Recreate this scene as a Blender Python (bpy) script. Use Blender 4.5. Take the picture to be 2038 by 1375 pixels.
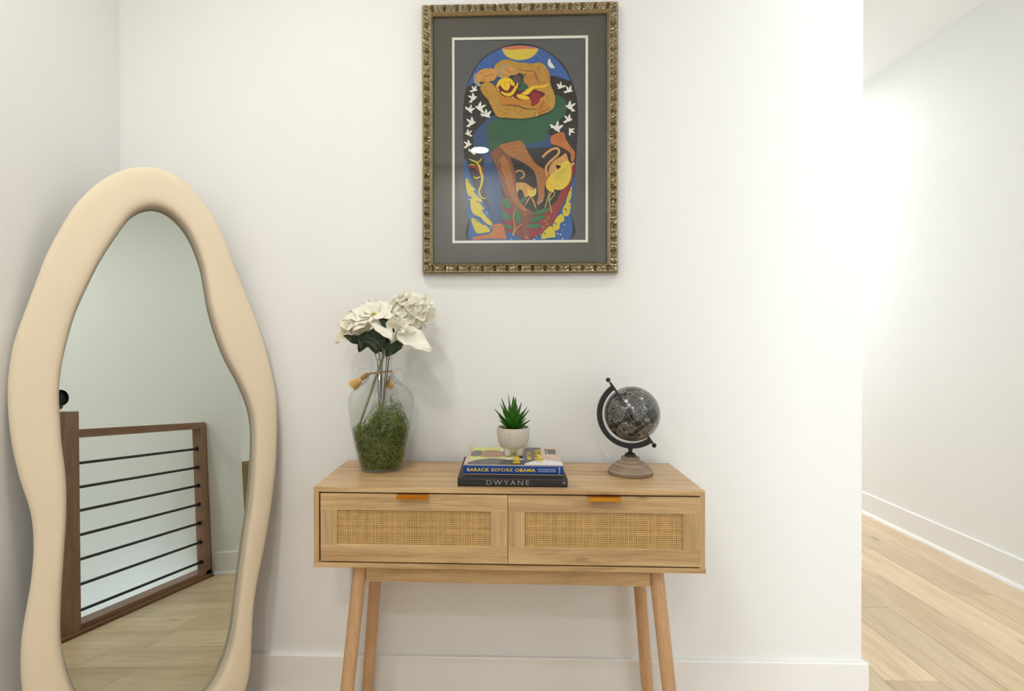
import bpy, bmesh, math, random
from mathutils import Vector, Matrix
from math import sin, cos, pi, radians, atan2, sqrt, hypot
random.seed(7)
for o_ in list(bpy.data.objects): bpy.data.objects.remove(o_, do_unlink=True)
scn = bpy.context.scene
COL = scn.collection

# ------------------------------------------------------------------ camera
FPX = 1080.0
YAW, PIT, ROL = 0.0280, -0.0064, -0.0013
CAM = Vector((-0.0212, -1.7091, 1.1454))
cd = bpy.data.cameras.new('camera'); cam = bpy.data.objects.new('camera', cd); COL.objects.link(cam)
cd.sensor_width = 36.0; cd.sensor_fit = 'HORIZONTAL'; cd.lens = FPX*36/2038
cd.shift_x = 62.09/2038; cd.shift_y = -13.12/2038; cd.clip_start = 0.01
_f = Vector((-sin(YAW)*cos(PIT), cos(YAW)*cos(PIT), sin(PIT))); _r = Vector((cos(YAW), sin(YAW), 0)); _u = _r.cross(_f)
_r2 = _r*cos(ROL)+_u*sin(ROL); _u2 = _u*cos(ROL)-_r*sin(ROL)
cam.matrix_world = Matrix(((_r2.x,_u2.x,-_f.x,CAM.x),(_r2.y,_u2.y,-_f.y,CAM.y),(_r2.z,_u2.z,-_f.z,CAM.z),(0,0,0,1)))
scn.camera = cam

# ------------------------------------------------------------------ world, exposure
w = bpy.data.worlds.new('world'); scn.world = w; w.use_nodes = True
w.node_tree.nodes['Background'].inputs[0].default_value = (0.80, 0.90, 1.0, 1); w.node_tree.nodes['Background'].inputs[1].default_value = 4.0
vs = scn.view_settings
vs.view_transform = 'Standard'; vs.look = 'None'; vs.gamma = 1.0; vs.use_curve_mapping = False; vs.exposure = 0.47
scn.cycles.max_bounces = 10; scn.cycles.diffuse_bounces = 5; scn.cycles.glossy_bounces = 5
scn.cycles.transparent_max_bounces = 16; scn.cycles.transmission_bounces = 8
scn.cycles.caustics_reflective = False; scn.cycles.caustics_refractive = False
scn.cycles.sample_clamp_indirect = 6.0
DOWN_W = 9.0      # watts of one recessed downlight
DOWN_COL = (1.0, 0.995, 0.945)
WINDOW_W = 22.0
CEIL = 2.77
YE_FILL = 4.66
# daylight coming in through the hall window
wl = bpy.data.lights.new('window_daylight', 'AREA'); wl.shape = 'RECTANGLE'; wl.size = 1.1; wl.size_y = 1.95; wl.energy = WINDOW_W; wl.color = (0.86, 0.93, 1.0)
wo = bpy.data.objects.new('window_daylight', wl); COL.objects.link(wo); wo.location = (1.69, -3.66, 1.325); wo.rotation_euler = (radians(90), 0, 0)

w2 = bpy.data.lights.new('hall_end_fill', 'AREA'); w2.shape = 'RECTANGLE'; w2.size = .9; w2.size_y = 1.6; w2.energy = WINDOW_W*1.1; w2.color = (0.86, 0.93, 1.0)  # added fill that brightens and cools the hall from its unseen end
w2o = bpy.data.objects.new('hall_end_fill', w2); COL.objects.link(w2o); w2o.location = (1.75, YE_FILL, 1.5); w2o.rotation_euler = (radians(-90), 0, 0)

# ------------------------------------------------------------------ helpers
class MB:
    def __init__(s): s.v=[]; s.f=[]; s.m=[]
    def add(s, vs_, fs, m=0):
        o=len(s.v); s.v+= [tuple(p) for p in vs_]; s.f+= [tuple(i+o for i in f) for f in fs]; s.m+= [m]*len(fs); return s
    def box(s, x0,x1,y0,y1,z0,z1, m=0, b=0.0):
        if b<=0:
            vs_=[(x,y,z) for z in (z0,z1) for y in (y0,y1) for x in (x0,x1)]
            return s.add(vs_, [(0,2,3,1),(4,5,7,6),(0,1,5,4),(2,6,7,3),(0,4,6,2),(1,3,7,5)], m)
        bm=bmesh.new(); bmesh.ops.create_cube(bm,size=1)
        for v in bm.verts: v.co=Vector((x0 if v.co.x<0 else x1, y0 if v.co.y<0 else y1, z0 if v.co.z<0 else z1))
        bmesh.ops.bevel(bm, geom=bm.edges[:], offset=b, segments=2, affect='EDGES', profile=.6)
        s.frombm(bm,m); bm.free(); return s
    def frombm(s,bm,m=0):
        bm.verts.index_update(); s.add([v.co[:] for v in bm.verts],[[v.index for v in f.verts] for f in bm.faces],m)
    def rings(s, rings, closed=False, caps=True, m=0):
        n=len(rings[0]); o=len(s.v)
        for r in rings: s.v+=[tuple(p) for p in r]
        K=len(rings)
        for k in range(K if closed else K-1):
            a=o+k*n; b=o+((k+1)%K)*n
            for i in range(n):
                j=(i+1)%n; s.f.append((a+i,a+j,b+j,b+i)); s.m.append(m)
        if caps and not closed:
            s.f.append(tuple(o+i for i in range(n))[::-1]); s.f.append(tuple(o+(K-1)*n+i for i in range(n))); s.m+=[m,m]
        return s
    def tube(s, pts, rad, n=8, m=0, caps=True, closed=False):
        pts=[Vector(p) for p in pts]; K=len(pts); R=rad if isinstance(rad,(list,tuple)) else [rad]*K
        rs=[]; up=None
        for i,p in enumerate(pts):
            if closed: t=pts[(i+1)%K]-pts[i-1]
            else: t=pts[min(i+1,K-1)]-pts[max(i-1,0)]
            t.normalize()
            if up is None:
                up=Vector((0,0,1)) if abs(t.z)<.9 else Vector((1,0,0))
            a=(up-t*up.dot(t))
            if a.length<1e-6: a=t.orthogonal()
            a.normalize(); b=t.cross(a); up=a
            rs.append([p+a*(R[i]*cos(2*pi*k/n))+b*(R[i]*sin(2*pi*k/n)) for k in range(n)])
        return s.rings(rs,closed,caps,m)
    def lathe(s, prof, n=32, c=(0,0,0), m=0, close=True):
        rs=[[(c[0]+r*cos(2*pi*k/n),c[1]+r*sin(2*pi*k/n),c[2]+z) for k in range(n)] for r,z in prof]
        return s.rings(rs,False,close,m)
    def sphere(s,c,r,n=20,k=12,m=0,sc=(1,1,1)):
        rs=[]
        for i in range(1,k):
            a=pi*i/k-pi/2
            rs.append([(c[0]+sc[0]*r*cos(a)*cos(2*pi*j/n),c[1]+sc[1]*r*cos(a)*sin(2*pi*j/n),c[2]+sc[2]*r*sin(a)) for j in range(n)])
        return s.rings(rs,False,True,m)
    def build(s, name, mats, parent=None, smooth=False, angle=None):
        me=bpy.data.meshes.new(name); me.from_pydata(s.v,[],s.f); me.update()
        if not isinstance(mats,(list,tuple)): mats=[mats]
        for x in mats: me.materials.append(x)
        if len(mats)>1: me.polygons.foreach_set('material_index', s.m)
        bm=bmesh.new(); bm.from_mesh(me); bmesh.ops.recalc_face_normals(bm,faces=bm.faces[:]); bm.to_mesh(me); bm.free()
        if smooth:
            me.polygons.foreach_set('use_smooth',[True]*len(me.polygons))
            if angle: me.set_sharp_from_angle(angle=radians(angle))
        o=bpy.data.objects.new(name,me); COL.objects.link(o)
        if parent: o.parent=parent
        return o
def tag(o,label=None,cat=None,group=None,kind=None):
    for k,v in (('label',label),('category',cat),('group',group),('kind',kind)):
        if v: o[k]=v
    return o
def thing(name,label,cat,loc=(0,0,0),rz=0,group=None):
    o=bpy.data.objects.new(name,None); COL.objects.link(o); o.location=loc; o.rotation_euler=(0,0,rz); o.empty_display_size=.05
    return tag(o,label,cat,group)
def struct(o,label): return tag(o,label,None,None,'structure')
def dup(o,parent=None,**kw):
    c=o.copy(); COL.objects.link(c); c.parent=parent
    return c
def spline(pts, per=6, closed=True):
    out=[]; n=len(pts)
    for i in range(n if closed else n-1):
        g=lambda k: Vector((pts[k%n] if closed else pts[max(0,min(n-1,k))]))
        p0,p1,p2,p3=g(i-1),g(i),g(i+1),g(i+2)
        for k in range(per):
            t=k/per
            out.append(.5*((2*p1)+(p2-p0)*t+(2*p0-5*p1+4*p2-p3)*t*t+(3*p1-p0-3*p2+p3)*t**3))
    if not closed: out.append(Vector(pts[-1]))
    return out

# ------------------------------------------------------------------ materials
def srgb(r,g,b):
    f=lambda c:(c/255/12.92 if c/255<=.04045 else ((c/255+.055)/1.055)**2.4)
    return (f(r),f(g),f(b),1)
def new_mat(name):
    m=bpy.data.materials.new(name); m.use_nodes=True; nt=m.node_tree; return m,nt,nt.nodes['Principled BSDF']
def N(nt,t,**kw):
    n=nt.nodes.new(t)
    for k,v in kw.items(): setattr(n,k,v)
    return n
def mat(name,col,rough=.5,metal=0,spec=.5,noise=0,nscale=30,bump=0,bscale=200,sheen=0,coat=0,sub=0,stretch=None):
    m,nt,b=new_mat(name)
    b.inputs['Roughness'].default_value=rough; b.inputs['Metallic'].default_value=metal; b.inputs['Specular IOR Level'].default_value=spec
    b.inputs['Base Color'].default_value=col
    if sheen: b.inputs['Sheen Weight'].default_value=sheen; b.inputs['Sheen Roughness'].default_value=.4
    if coat: b.inputs['Coat Weight'].default_value=coat; b.inputs['Coat Roughness'].default_value=.08
    if sub: b.inputs['Subsurface Weight'].default_value=sub; b.inputs['Subsurface Radius'].default_value=(.01,.008,.006)
    tc=N(nt,'ShaderNodeTexCoord'); src=tc.outputs['Object']
    if stretch:
        mp=N(nt,'ShaderNodeMapping'); mp.inputs['Scale'].default_value=stretch; nt.links.new(src,mp.inputs[0]); src=mp.outputs[0]
    if noise:
        nz=N(nt,'ShaderNodeTexNoise'); nz.inputs['Scale'].default_value=nscale; nz.inputs['Detail'].default_value=6
        nt.links.new(src,nz.inputs['Vector'])
        mx=N(nt,'ShaderNodeMix',data_type='RGBA')
        mx.inputs[6].default_value=tuple(c*(1-noise) for c in col[:3])+(1,); mx.inputs[7].default_value=tuple(min(1,c*(1+noise)) for c in col[:3])+(1,)
        nt.links.new(nz.outputs[0],mx.inputs[0]); nt.links.new(mx.outputs[2],b.inputs['Base Color'])
    if bump:
        bz=N(nt,'ShaderNodeTexNoise'); bz.inputs['Scale'].default_value=bscale; bz.inputs['Detail'].default_value=4
        nt.links.new(src,bz.inputs['Vector'])
        bp=N(nt,'ShaderNodeBump'); bp.inputs['Strength'].default_value=bump; bp.inputs['Distance'].default_value=.002
        nt.links.new(bz.outputs[0],bp.inputs['Height']); nt.links.new(bp.outputs[0],b.inputs['Normal'])
    return m
def wood(name,light,dark,axis='x',scale=1.0,rough=.45,rand=0.0,knots=True,contrast=1.0):
    """grain runs along axis; rand: per-object tone change"""
    m,nt,b=new_mat(name); L=nt.links.new
    tc=N(nt,'ShaderNodeTexCoord'); oi=N(nt,'ShaderNodeObjectInfo')
    ml=N(nt,'ShaderNodeVectorMath',operation='SCALE'); ml.inputs[0].default_value=(37.1,19.7,53.3); L(oi.outputs['Random'],ml.inputs['Scale'])
    ad=N(nt,'ShaderNodeVectorMath',operation='ADD'); L(tc.outputs['Object'],ad.inputs[0]); L(ml.outputs[0],ad.inputs[1])
    mp=N(nt,'ShaderNodeMapping'); lo,hi=1.6*scale,22*scale
    mp.inputs['Scale'].default_value={'x':(lo,hi,hi),'y':(hi,lo,hi),'z':(hi,hi,lo)}[axis]; L(ad.outputs[0],mp.inputs[0])
    n1=N(nt,'ShaderNodeTexNoise'); n1.inputs['Scale'].default_value=1.0; n1.inputs['Detail'].default_value=7; n1.inputs['Roughness'].default_value=.62; n1.inputs['Distortion'].default_value=.9
    L(mp.outputs[0],n1.inputs['Vector'])
    mp2=N(nt,'ShaderNodeMapping'); lo2,hi2=9*scale,320*scale
    mp2.inputs['Scale'].default_value={'x':(lo2,hi2,hi2),'y':(hi2,lo2,hi2),'z':(hi2,hi2,lo2)}[axis]; L(ad.outputs[0],mp2.inputs[0])
    n2=N(nt,'ShaderNodeTexNoise'); n2.inputs['Scale'].default_value=1.0; n2.inputs['Detail'].default_value=3; L(mp2.outputs[0],n2.inputs['Vector'])
    cr=N(nt,'ShaderNodeValToRGB'); cr.color_ramp.elements[0].position=.5-.22/contrast; cr.color_ramp.elements[1].position=.5+.22/contrast
    cr.color_ramp.elements[0].color=dark; cr.color_ramp.elements[1].color=light; L(n1.outputs[0],cr.inputs[0])
    mr=N(nt,'ShaderNodeMapRange'); mr.inputs['From Min'].default_value=.3; mr.inputs['From Max'].default_value=.7; mr.inputs['To Min'].default_value=.82; mr.inputs['To Max'].default_value=1.07; L(n2.outputs[0],mr.inputs[0])
    mu=N(nt,'ShaderNodeVectorMath',operation='SCALE'); L(cr.outputs[0],mu.inputs[0]); L(mr.outputs[0],mu.inputs['Scale'])
    last=mu.outputs[0]
    if rand:
        r2=N(nt,'ShaderNodeMapRange'); r2.inputs['To Min'].default_value=1-rand; r2.inputs['To Max'].default_value=1+rand*.6; L(oi.outputs['Random'],r2.inputs[0])
        m2=N(nt,'ShaderNodeVectorMath',operation='SCALE'); L(last,m2.inputs[0]); L(r2.outputs[0],m2.inputs['Scale']); last=m2.outputs[0]
    if knots:
        mp3=N(nt,'ShaderNodeMapping'); a3,b3=3.2*scale,9*scale
        mp3.inputs['Scale'].default_value={'x':(a3,b3,b3),'y':(b3,a3,b3),'z':(b3,b3,a3)}[axis]; L(ad.outputs[0],mp3.inputs[0])
        vo=N(nt,'ShaderNodeTexVoronoi'); vo.inputs['Scale'].default_value=1.0; L(mp3.outputs[0],vo.inputs['Vector'])
        k=N(nt,'ShaderNodeMapRange'); k.inputs['From Min'].default_value=.02; k.inputs['From Max'].default_value=.13; k.inputs['To Min'].default_value=.62; k.inputs['To Max'].default_value=1.0; L(vo.outputs['Distance'],k.inputs[0])
        m3=N(nt,'ShaderNodeVectorMath',operation='SCALE'); L(last,m3.inputs[0]); L(k.outputs[0],m3.inputs['Scale']); last=m3.outputs[0]
    L(last,b.inputs['Base Color']); b.inputs['Roughness'].default_value=rough; b.inputs['Specular IOR Level'].default_value=.4
    bp=N(nt,'ShaderNodeBump'); bp.inputs['Strength'].default_value=.12; bp.inputs['Distance'].default_value=.001; L(n2.outputs[0],bp.inputs['Height']); L(bp.outputs[0],b.inputs['Normal'])
    return m
def glass(name,tint=(.97,.985,.975,1),f0=.04,rough=.0):
    """thin clear glass: mirror reflection by the Schlick law, the rest passes through"""
    m=bpy.data.materials.new(name); m.use_nodes=True; nt=m.node_tree; nt.nodes.clear(); L=nt.links.new
    t=N(nt,'ShaderNodeBsdfTransparent')
    g=N(nt,'ShaderNodeBsdfGlossy'); g.inputs['Roughness'].default_value=rough; g.inputs[0].default_value=(1,1,1,1)
    lw=N(nt,'ShaderNodeLayerWeight'); lw.inputs[0].default_value=.5
    pw=N(nt,'ShaderNodeMath',operation='POWER'); L(lw.outputs['Facing'],pw.inputs[0]); pw.inputs[1].default_value=5.0
    cm=N(nt,'ShaderNodeMix',data_type='RGBA'); cm.inputs[6].default_value=tint; cm.inputs[7].default_value=(tint[0]*.80,tint[1]*.83,tint[2]*.81,1); p3=N(nt,'ShaderNodeMath',operation='POWER'); p3.inputs[1].default_value=4.0; L(lw.outputs['Facing'],p3.inputs[0]); L(p3.outputs[0],cm.inputs[0]); L(cm.outputs[2],t.inputs[0])   # longer path through the glass at the rim
    ma=N(nt,'ShaderNodeMath',operation='MULTIPLY_ADD'); L(pw.outputs[0],ma.inputs[0]); ma.inputs[1].default_value=1-f0; ma.inputs[2].default_value=f0
    mx=N(nt,'ShaderNodeMixShader'); o=N(nt,'ShaderNodeOutputMaterial')
    L(ma.outputs[0],mx.inputs[0]); L(t.outputs[0],mx.inputs[1]); L(g.outputs[0],mx.inputs[2]); L(mx.outputs[0],o.inputs[0]); return m
def emit(name,col,st):
    m=bpy.data.materials.new(name); m.use_nodes=True; nt=m.node_tree; nt.nodes.clear()
    e=N(nt,'ShaderNodeEmission'); e.inputs[0].default_value=col; e.inputs[1].default_value=st
    o=N(nt,'ShaderNodeOutputMaterial'); nt.links.new(e.outputs[0],o.inputs[0]); return m

M_wall=mat('wall_paint',(.845,.842,.83,1),rough=.52,spec=.25,bump=.03,bscale=350)
M_ceil=mat('ceiling_paint',(.86,.85,.82,1),rough=.8,spec=.2)
M_trim=mat('trim_paint',(.86,.85,.83,1),rough=.3,spec=.4)
M_sub=mat('subfloor',(.25,.18,.12,1),rough=.8)
M_plank=wood('oak_plank',srgb(234,212,180),srgb(212,182,146),'y',.75,rough=.38,rand=.17,contrast=1.0)
M_walnut=wood('walnut',srgb(172,136,114),srgb(138,104,84),'z',1.6,rough=.4,knots=False)
M_walnut_x=wood('walnut_lengthwise',srgb(164,124,98),srgb(128,92,70),'x',1.6,rough=.4,knots=False)
M_black=mat('black_metal',srgb(34,35,36),rough=.38,spec=.5)
M_oak_x=wood('oak_laminate_long',srgb(224,192,144),srgb(172,134,90),'x',1.5,rough=.3,contrast=1.15)
M_oak_z=wood('oak_laminate_upright',srgb(216,184,138),srgb(180,146,102),'z',1.5,rough=.4,knots=False)
M_oak_y=wood('oak_laminate_deep',srgb(218,188,142),srgb(194,162,116),'y',1.5,rough=.42,knots=False)
M_leg=wood('beech_leg',srgb(220,180,138),srgb(200,158,116),'z',2.2,rough=.45,knots=False)
M_dark=mat('drawer_backing',srgb(52,30,14),rough=.9)
M_rattan=mat('rattan_cane',srgb(222,182,120),rough=.5,noise=.22,nscale=55,spec=.4)
M_brass=mat('brushed_gold',srgb(214,140,40),rough=.3,metal=.85)
M_velvet=mat('cream_velvet',srgb(230,214,188),rough=.85,spec=.15,sheen=.35,noise=.035,nscale=7,bump=.15,bscale=900)
M_mirror=mat('silvered_glass',(.585,.63,.58,1),rough=.0,metal=1.0)
M_gold=mat('antique_silver_gold',srgb(168,155,128),rough=.27,metal=.95,noise=.45,nscale=110)
M_glass=glass('clear_glass',(.988,.993,.990,1),.018)
M_solid,_nt,_b=new_mat('solid_glass'); _b.inputs['Transmission Weight'].default_value=1; _b.inputs['Roughness'].default_value=0; _b.inputs['IOR'].default_value=1.46; _b.inputs['Base Color'].default_value=(.96,.98,.97,1)
M_pane=glass('picture_glass',(.99,.99,.99,1),.032)

# ------------------------------------------------------------------ the room
XL,XR,XH,XS = -1.2249, 1.110, 2.3531, 0.913     # left wall, end of back wall, hall wall, stairwell wall
YF,YE = -3.5, 4.5
struct(MB().box(XL-.12,XR,0,.12,-.2,CEIL).build('wall_back',M_wall),'white painted wall behind the console table')
struct(MB().box(XL-.12,XL,YF-.12,0,-.2,CEIL).build('wall_left',M_wall),'white painted wall beside the leaning mirror')
struct(MB().box(XR-.12,XR,.12,YE,-.2,CEIL).build('wall_hall_side',M_wall),'hall wall running behind the console wall')
WX0,WX1,WZ0,WZ1=1.14,2.24,.35,2.30
struct(MB().box(XH,XH+.12,YF-.12,YE,-.2,CEIL).build('wall_right',M_wall),'white hall wall at the far side of the passage')
struct(MB().box(XS,XS+.12,YF,-1.375,-2.7,CEIL).build('wall_stairwell',M_wall),'white wall along the stairwell, ending the railing')
struct(MB().box(XL-.12,WX0,YF-.12,YF,-2.7,CEIL).box(WX1,XH+.12,YF-.12,YF,-2.7,CEIL).box(WX0,WX1,YF-.12,YF,-2.7,WZ0).box(WX0,WX1,YF-.12,YF,WZ1,CEIL).build('wall_front',M_wall),'white wall across the stairwell')
struct(MB().box(XR-.12,1.30,YE,YE+.12,-.2,CEIL).box(2.20,XH+.12,YE,YE+.12,-.2,CEIL).box(1.30,2.20,YE,YE+.12,-.2,.70).box(1.30,2.20,YE,YE+.12,2.30,CEIL).build('wall_hall_end',M_wall),'white wall closing the hall')
struct(MB().box(XL-.12,XH+.12,YF-.12,YE+.12,CEIL,CEIL+.1).build('ceiling',M_ceil),'flat white ceiling')
floor=struct(MB().box(XL,XH,-1.66,YE,-.2,-.012).box(XL,-.06,YF,-1.66,-.2,-.012).box(XS+.12,XH,YF,-1.66,-.2,-.012).build('floor',M_sub),'pale oak plank floor')
struct(MB().box(XL,XH,YF,-1.66,-2.75,-2.7).build('floor_below',M_plank),'floor at the foot of the stairwell')
struct(MB().box(-.16,-.06,YF,-1.66,-2.7,-.2).build('wall_below',M_wall),'white wall under the landing edge')
# planks, 181 mm wide, grain along the hall
JN={7:.119,8:.611,9:.909,10:1.242,11:.738,12:1.38,-1:-1.06,-2:-1.235,-3:-.92}   # known end joints by column (column 0 starts at x=-.003)
rp=random.Random(3); G=.0007
for k in range(-7,13):
    x0=-.003+.181*k; x1=x0+.181
    xa=max(x0+G,XL); xb=min(x1-G,XH)
    if xb-xa<.01: continue
    y=JN.get(k, rp.uniform(-1.2,.3)); ys=[y]
    while ys[-1]<YE: ys.append(ys[-1]+rp.choice((1.22,1.5,1.8)))
    while ys[0]>YF: ys.insert(0,ys[0]-rp.choice((1.22,1.5,1.8)))
    for a,b in zip(ys,ys[1:]):
        lo=YF if (x1<-.05 or x0>1.03) else -1.58
        a2=max(a,lo); b2=min(b,YE)
        if x0<XR and x1>XL and b2>0 and x1<1.05: b2=min(b2,0)
        if b2-a2<.03: continue
        cx,cy=(xa+xb)/2,(a2+b2)/2; hx,hy=(xb-xa)/2,(b2-a2)/2-G
        o=MB().box(-hx,hx,-hy,hy,-.012,0,b=.0006).build('plank',M_plank,floor); o.location=(cx,cy,0)
# baseboards with shoe moulding
BB=.1345
def baseboard(name,p,q,nrm,label,ext0=0,ext1=0):
    p,q,n=Vector(p),Vector(q),Vector(nrm); d=(q-p).normalized(); p=p-d*ext0; q=q+d*ext1
    def prism(prof,nm,parent):
        return MB().rings([[c+n*u+Vector((0,0,z)) for u,z in prof] for c in (p,q)]).build(nm,M_trim,parent)
    o=prism([(0,0),(.014,0),(.014,BB-.004),(.011,BB),(0,BB)],name,None); struct(o,label)
    prism([(.0142,0),(.030,0),(.0285,.008),(.024,.015),(.0142,.019)],'shoe_molding',o)
baseboard('baseboard_back',(XL,0,0),(XR,0,0),(0,-1,0),'white baseboard under the console wall',0,.014)
baseboard('baseboard_hall_side',(XR,0,0),(XR,YE,0),(1,0,0),'white baseboard round the wall corner')
baseboard('baseboard_left',(XL,YF,0),(XL,0,0),(1,0,0),'white baseboard behind the mirror')
baseboard('baseboard_right',(XH,YF,0),(XH,YE,0),(-1,0,0),'white baseboard along the hall wall')
baseboard('baseboard_stairwell',(XS,-1.60,0),(XS,-1.375,0),(-1,0,0),'white baseboard beside the stair railing',0,.014)
baseboard('baseboard_hall_end',(XR,YE,0),(XH,YE,0),(0,-1,0),'white baseboard at the end of the hall')
# window with daylight at the front end of the hall
win=struct(MB().box(WX0-.07,WX0,YF,YF+.015,WZ0-.07,WZ1+.07).box(WX1,WX1+.07,YF,YF+.015,WZ0-.07,WZ1+.07).box(WX0,WX1,YF,YF+.015,WZ1,WZ1+.07).box(WX0,WX1,YF,YF+.03,WZ0-.07,WZ0).build('window_1',M_trim),'white framed window full of daylight at the front of the hall')
ya,yb_=YF-.09,YF-.05
MB().box(WX0,WX0+.05,ya,yb_,WZ0,WZ1).box(WX1-.05,WX1,ya,yb_,WZ0,WZ1).box(WX0+.05,WX1-.05,ya,yb_,WZ0,WZ0+.05).box(WX0+.05,WX1-.05,ya,yb_,WZ1-.05,WZ1).box(WX0+.05,WX1-.05,ya,yb_,1.30,1.34).build('sash',M_trim,win)
for z0,z1 in ((WZ0+.05,1.30),(1.34,WZ1-.05)): MB().box(WX0+.05,WX1-.05,YF-.072,YF-.068,z0,z1).build('pane',M_glass,win)

fill_win=struct(MB().box(1.23,1.30,YE-.015,YE,.63,2.37).box(2.20,2.27,YE-.015,YE,.63,2.37).box(1.30,2.20,YE-.015,YE,2.30,2.37).box(1.30,2.20,YE-.03,YE,.63,.70).build('fill_window',M_trim),'unseen white framed window added at the end of the hall to brighten it')  # unseen window, added as the opening for the hall end fill
MB().box(1.30,1.35,YE+.05,YE+.09,.70,2.30).box(2.15,2.20,YE+.05,YE+.09,.70,2.30).box(1.35,2.15,YE+.05,YE+.09,.70,.75).box(1.35,2.15,YE+.05,YE+.09,2.25,2.30).box(1.35,2.15,YE+.05,YE+.09,1.48,1.52).build('sash',M_trim,fill_win)
for z0,z1 in ((.75,1.48),(1.52,2.25)): MB().box(1.35,2.15,YE+.068,YE+.072,z0,z1).build('pane',M_glass,fill_win)

# ------------------------------------------------------------------ recessed downlights
M_lamp=emit('lamp_diffuser',(1,.94,.85,1),14.0)
dl_lab={0:'recessed round ceiling downlight above the console table',1:'recessed round ceiling downlight over the stairwell',2:'recessed round ceiling downlight at the front of the hall',3:'recessed round ceiling downlight far down the hall',4:'added round ceiling fill light over the landing between the mirror and the stairwell'}
for i,(x,y,e,sp_) in enumerate(((-.58,-.92,.63,155),(-.16,-3.05,1.25,175),(1.45,-.55,.28,175),(1.75,2.30,.95,175),(-.60,-1.90,.85,175))):  # last entry is an added frontal fill, built like the other downlights
    t=thing('downlight',dl_lab[i],'ceiling light',(x,y,CEIL),0,'recessed ceiling downlights')
    MB().lathe([(.078,-.0002),(.095,-.0002),(.095,-.004),(.080,-.007),(.078,-.004)],40).build('trim_ring',M_trim,t,True,40)
    MB().lathe([(.0775,-.001),(.0775,-.003)],40).build('diffuser',M_lamp,t)
    l=bpy.data.lights.new('downlight_beam','AREA'); l.shape='DISK'; l.size=.15; l.energy=DOWN_W*e; l.color=DOWN_COL; l.spread=radians(sp_)
    lo=bpy.data.objects.new('downlight_beam',l); COL.objects.link(lo); lo.parent=t; lo.location=(0,0,-.012)

# ------------------------------------------------------------------ stair railing (seen in the mirror)
rail=thing('stair_railing','dark walnut stair railing with seven black horizontal bars','railing',(0,-1.68,0))
px0,px1=-.100,.008
MB().box(px0,px1,-.054,.054,.0,1.068,b=.003).build('newel_post',M_walnut,rail)
MB().box(.855,.899,-.012,.054,.0,.976,b=.002).build('end_post',M_walnut,rail)
MB().box(px1,.8552,-.012,.054,.935,.976,b=.002).build('top_rail',M_walnut_x,rail)
MB().box(px1,.899,-.054,.054,-.012,.036,b=.002).build('bottom_rail',M_walnut_x,rail)
MB().box(px0-.02,.899,.054,.078,-.012,.012,b=.004).build('base_trim',M_walnut_x,rail)
MB().box(.8985,XS,-.012,.050,0,.97).build('wall_cleat',M_walnut,rail)
for z in (.806,.686,.570,.451,.333,.214,.092):
    bar=MB().tube([(px1-.002,.021,z),(.8555,.021,z)],.0075,12).build('bar',M_black,rail,True,40)
    MB().tube([(.842,.021,z),(.8552,.021,z)],.0125,16).build('collar',M_black,bar,True,40)
    MB().tube([(px1-.0005,.021,z),(px1+.012,.021,z)],.0125,16).build('collar',M_black,bar,True,40)

# ------------------------------------------------------------------ console table
CX0,CYB,CRZ,ZT = .0093,-.025,-.01397,.7527
con=thing('console_table','light oak console table with two cane front drawers','table',(CX0,CYB,0),CRZ)
DP=.298; T=.0125; ZB=.5441
MB().box(-.5,.5,-DP,0,ZT-T,ZT,b=.0008).build('tabletop',M_oak_x,con)
MB().box(-.502,.502,-DP,0,ZB,ZB+T,b=.0008).build('bottom_panel',M_oak_x,con)
for s in (-1,1): MB().box(*sorted((s*.5,s*.4868)),-DP+.0005,0,ZB+T,ZT-T).build('side_panel',M_oak_z,con)
MB().box(-.4868,.4868,-.012,-.001,ZB+T,ZT-T).build('back_panel',M_dark,con)
MB().box(.0015,.0095,-DP+.03,-.012,ZB+T,ZT-T).build('divider',M_dark,con)
# one drawer, origin at its centre on the front plane
dz0,dz1=.5605,.7365; dh=(dz1-dz0)/2; dzc=(dz0+dz1)/2; FW=.0430
def cane_mesh(w,h):
    mb=MB(); nx=88; nz=19; px,pz=2*w/nx,2*h/nz; r=random.Random(5)
    for i in range(nx+1):          # upright strands
        x=-w+px*i; hw=px*r.uniform(.21,.31); rs=[]
        for k in range(nz*2+1):
            z=-h+pz*k/2; ph=((k//2+i)%2)*2-1 if k%2==0 else 0
            y=-.0006*ph; rs.append([(x-hw,y,z),(x,y-.0006,z),(x+hw,y,z)])
        for a,b in zip(rs,rs[1:]): mb.add(a+b,[(0,1,4,3),(1,2,5,4)])
    for j in range(nz+1):
        z=-h+pz*j; hw=pz*r.uniform(.22,.33); rs=[]
        for k in range(nx*2+1):
            x=-w+px*k/2; ph=((k//2+j)%2)*2-1 if k%2==0 else 0
            y=.0006*ph; rs.append([(x,y,z-hw),(x,y-.0006,z),(x,y,z+hw)])
        for a,b in zip(rs,rs[1:]): mb.add(a+b,[(0,1,4,3),(1,2,5,4)])
    return mb
dw=.2425
cane=None
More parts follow.
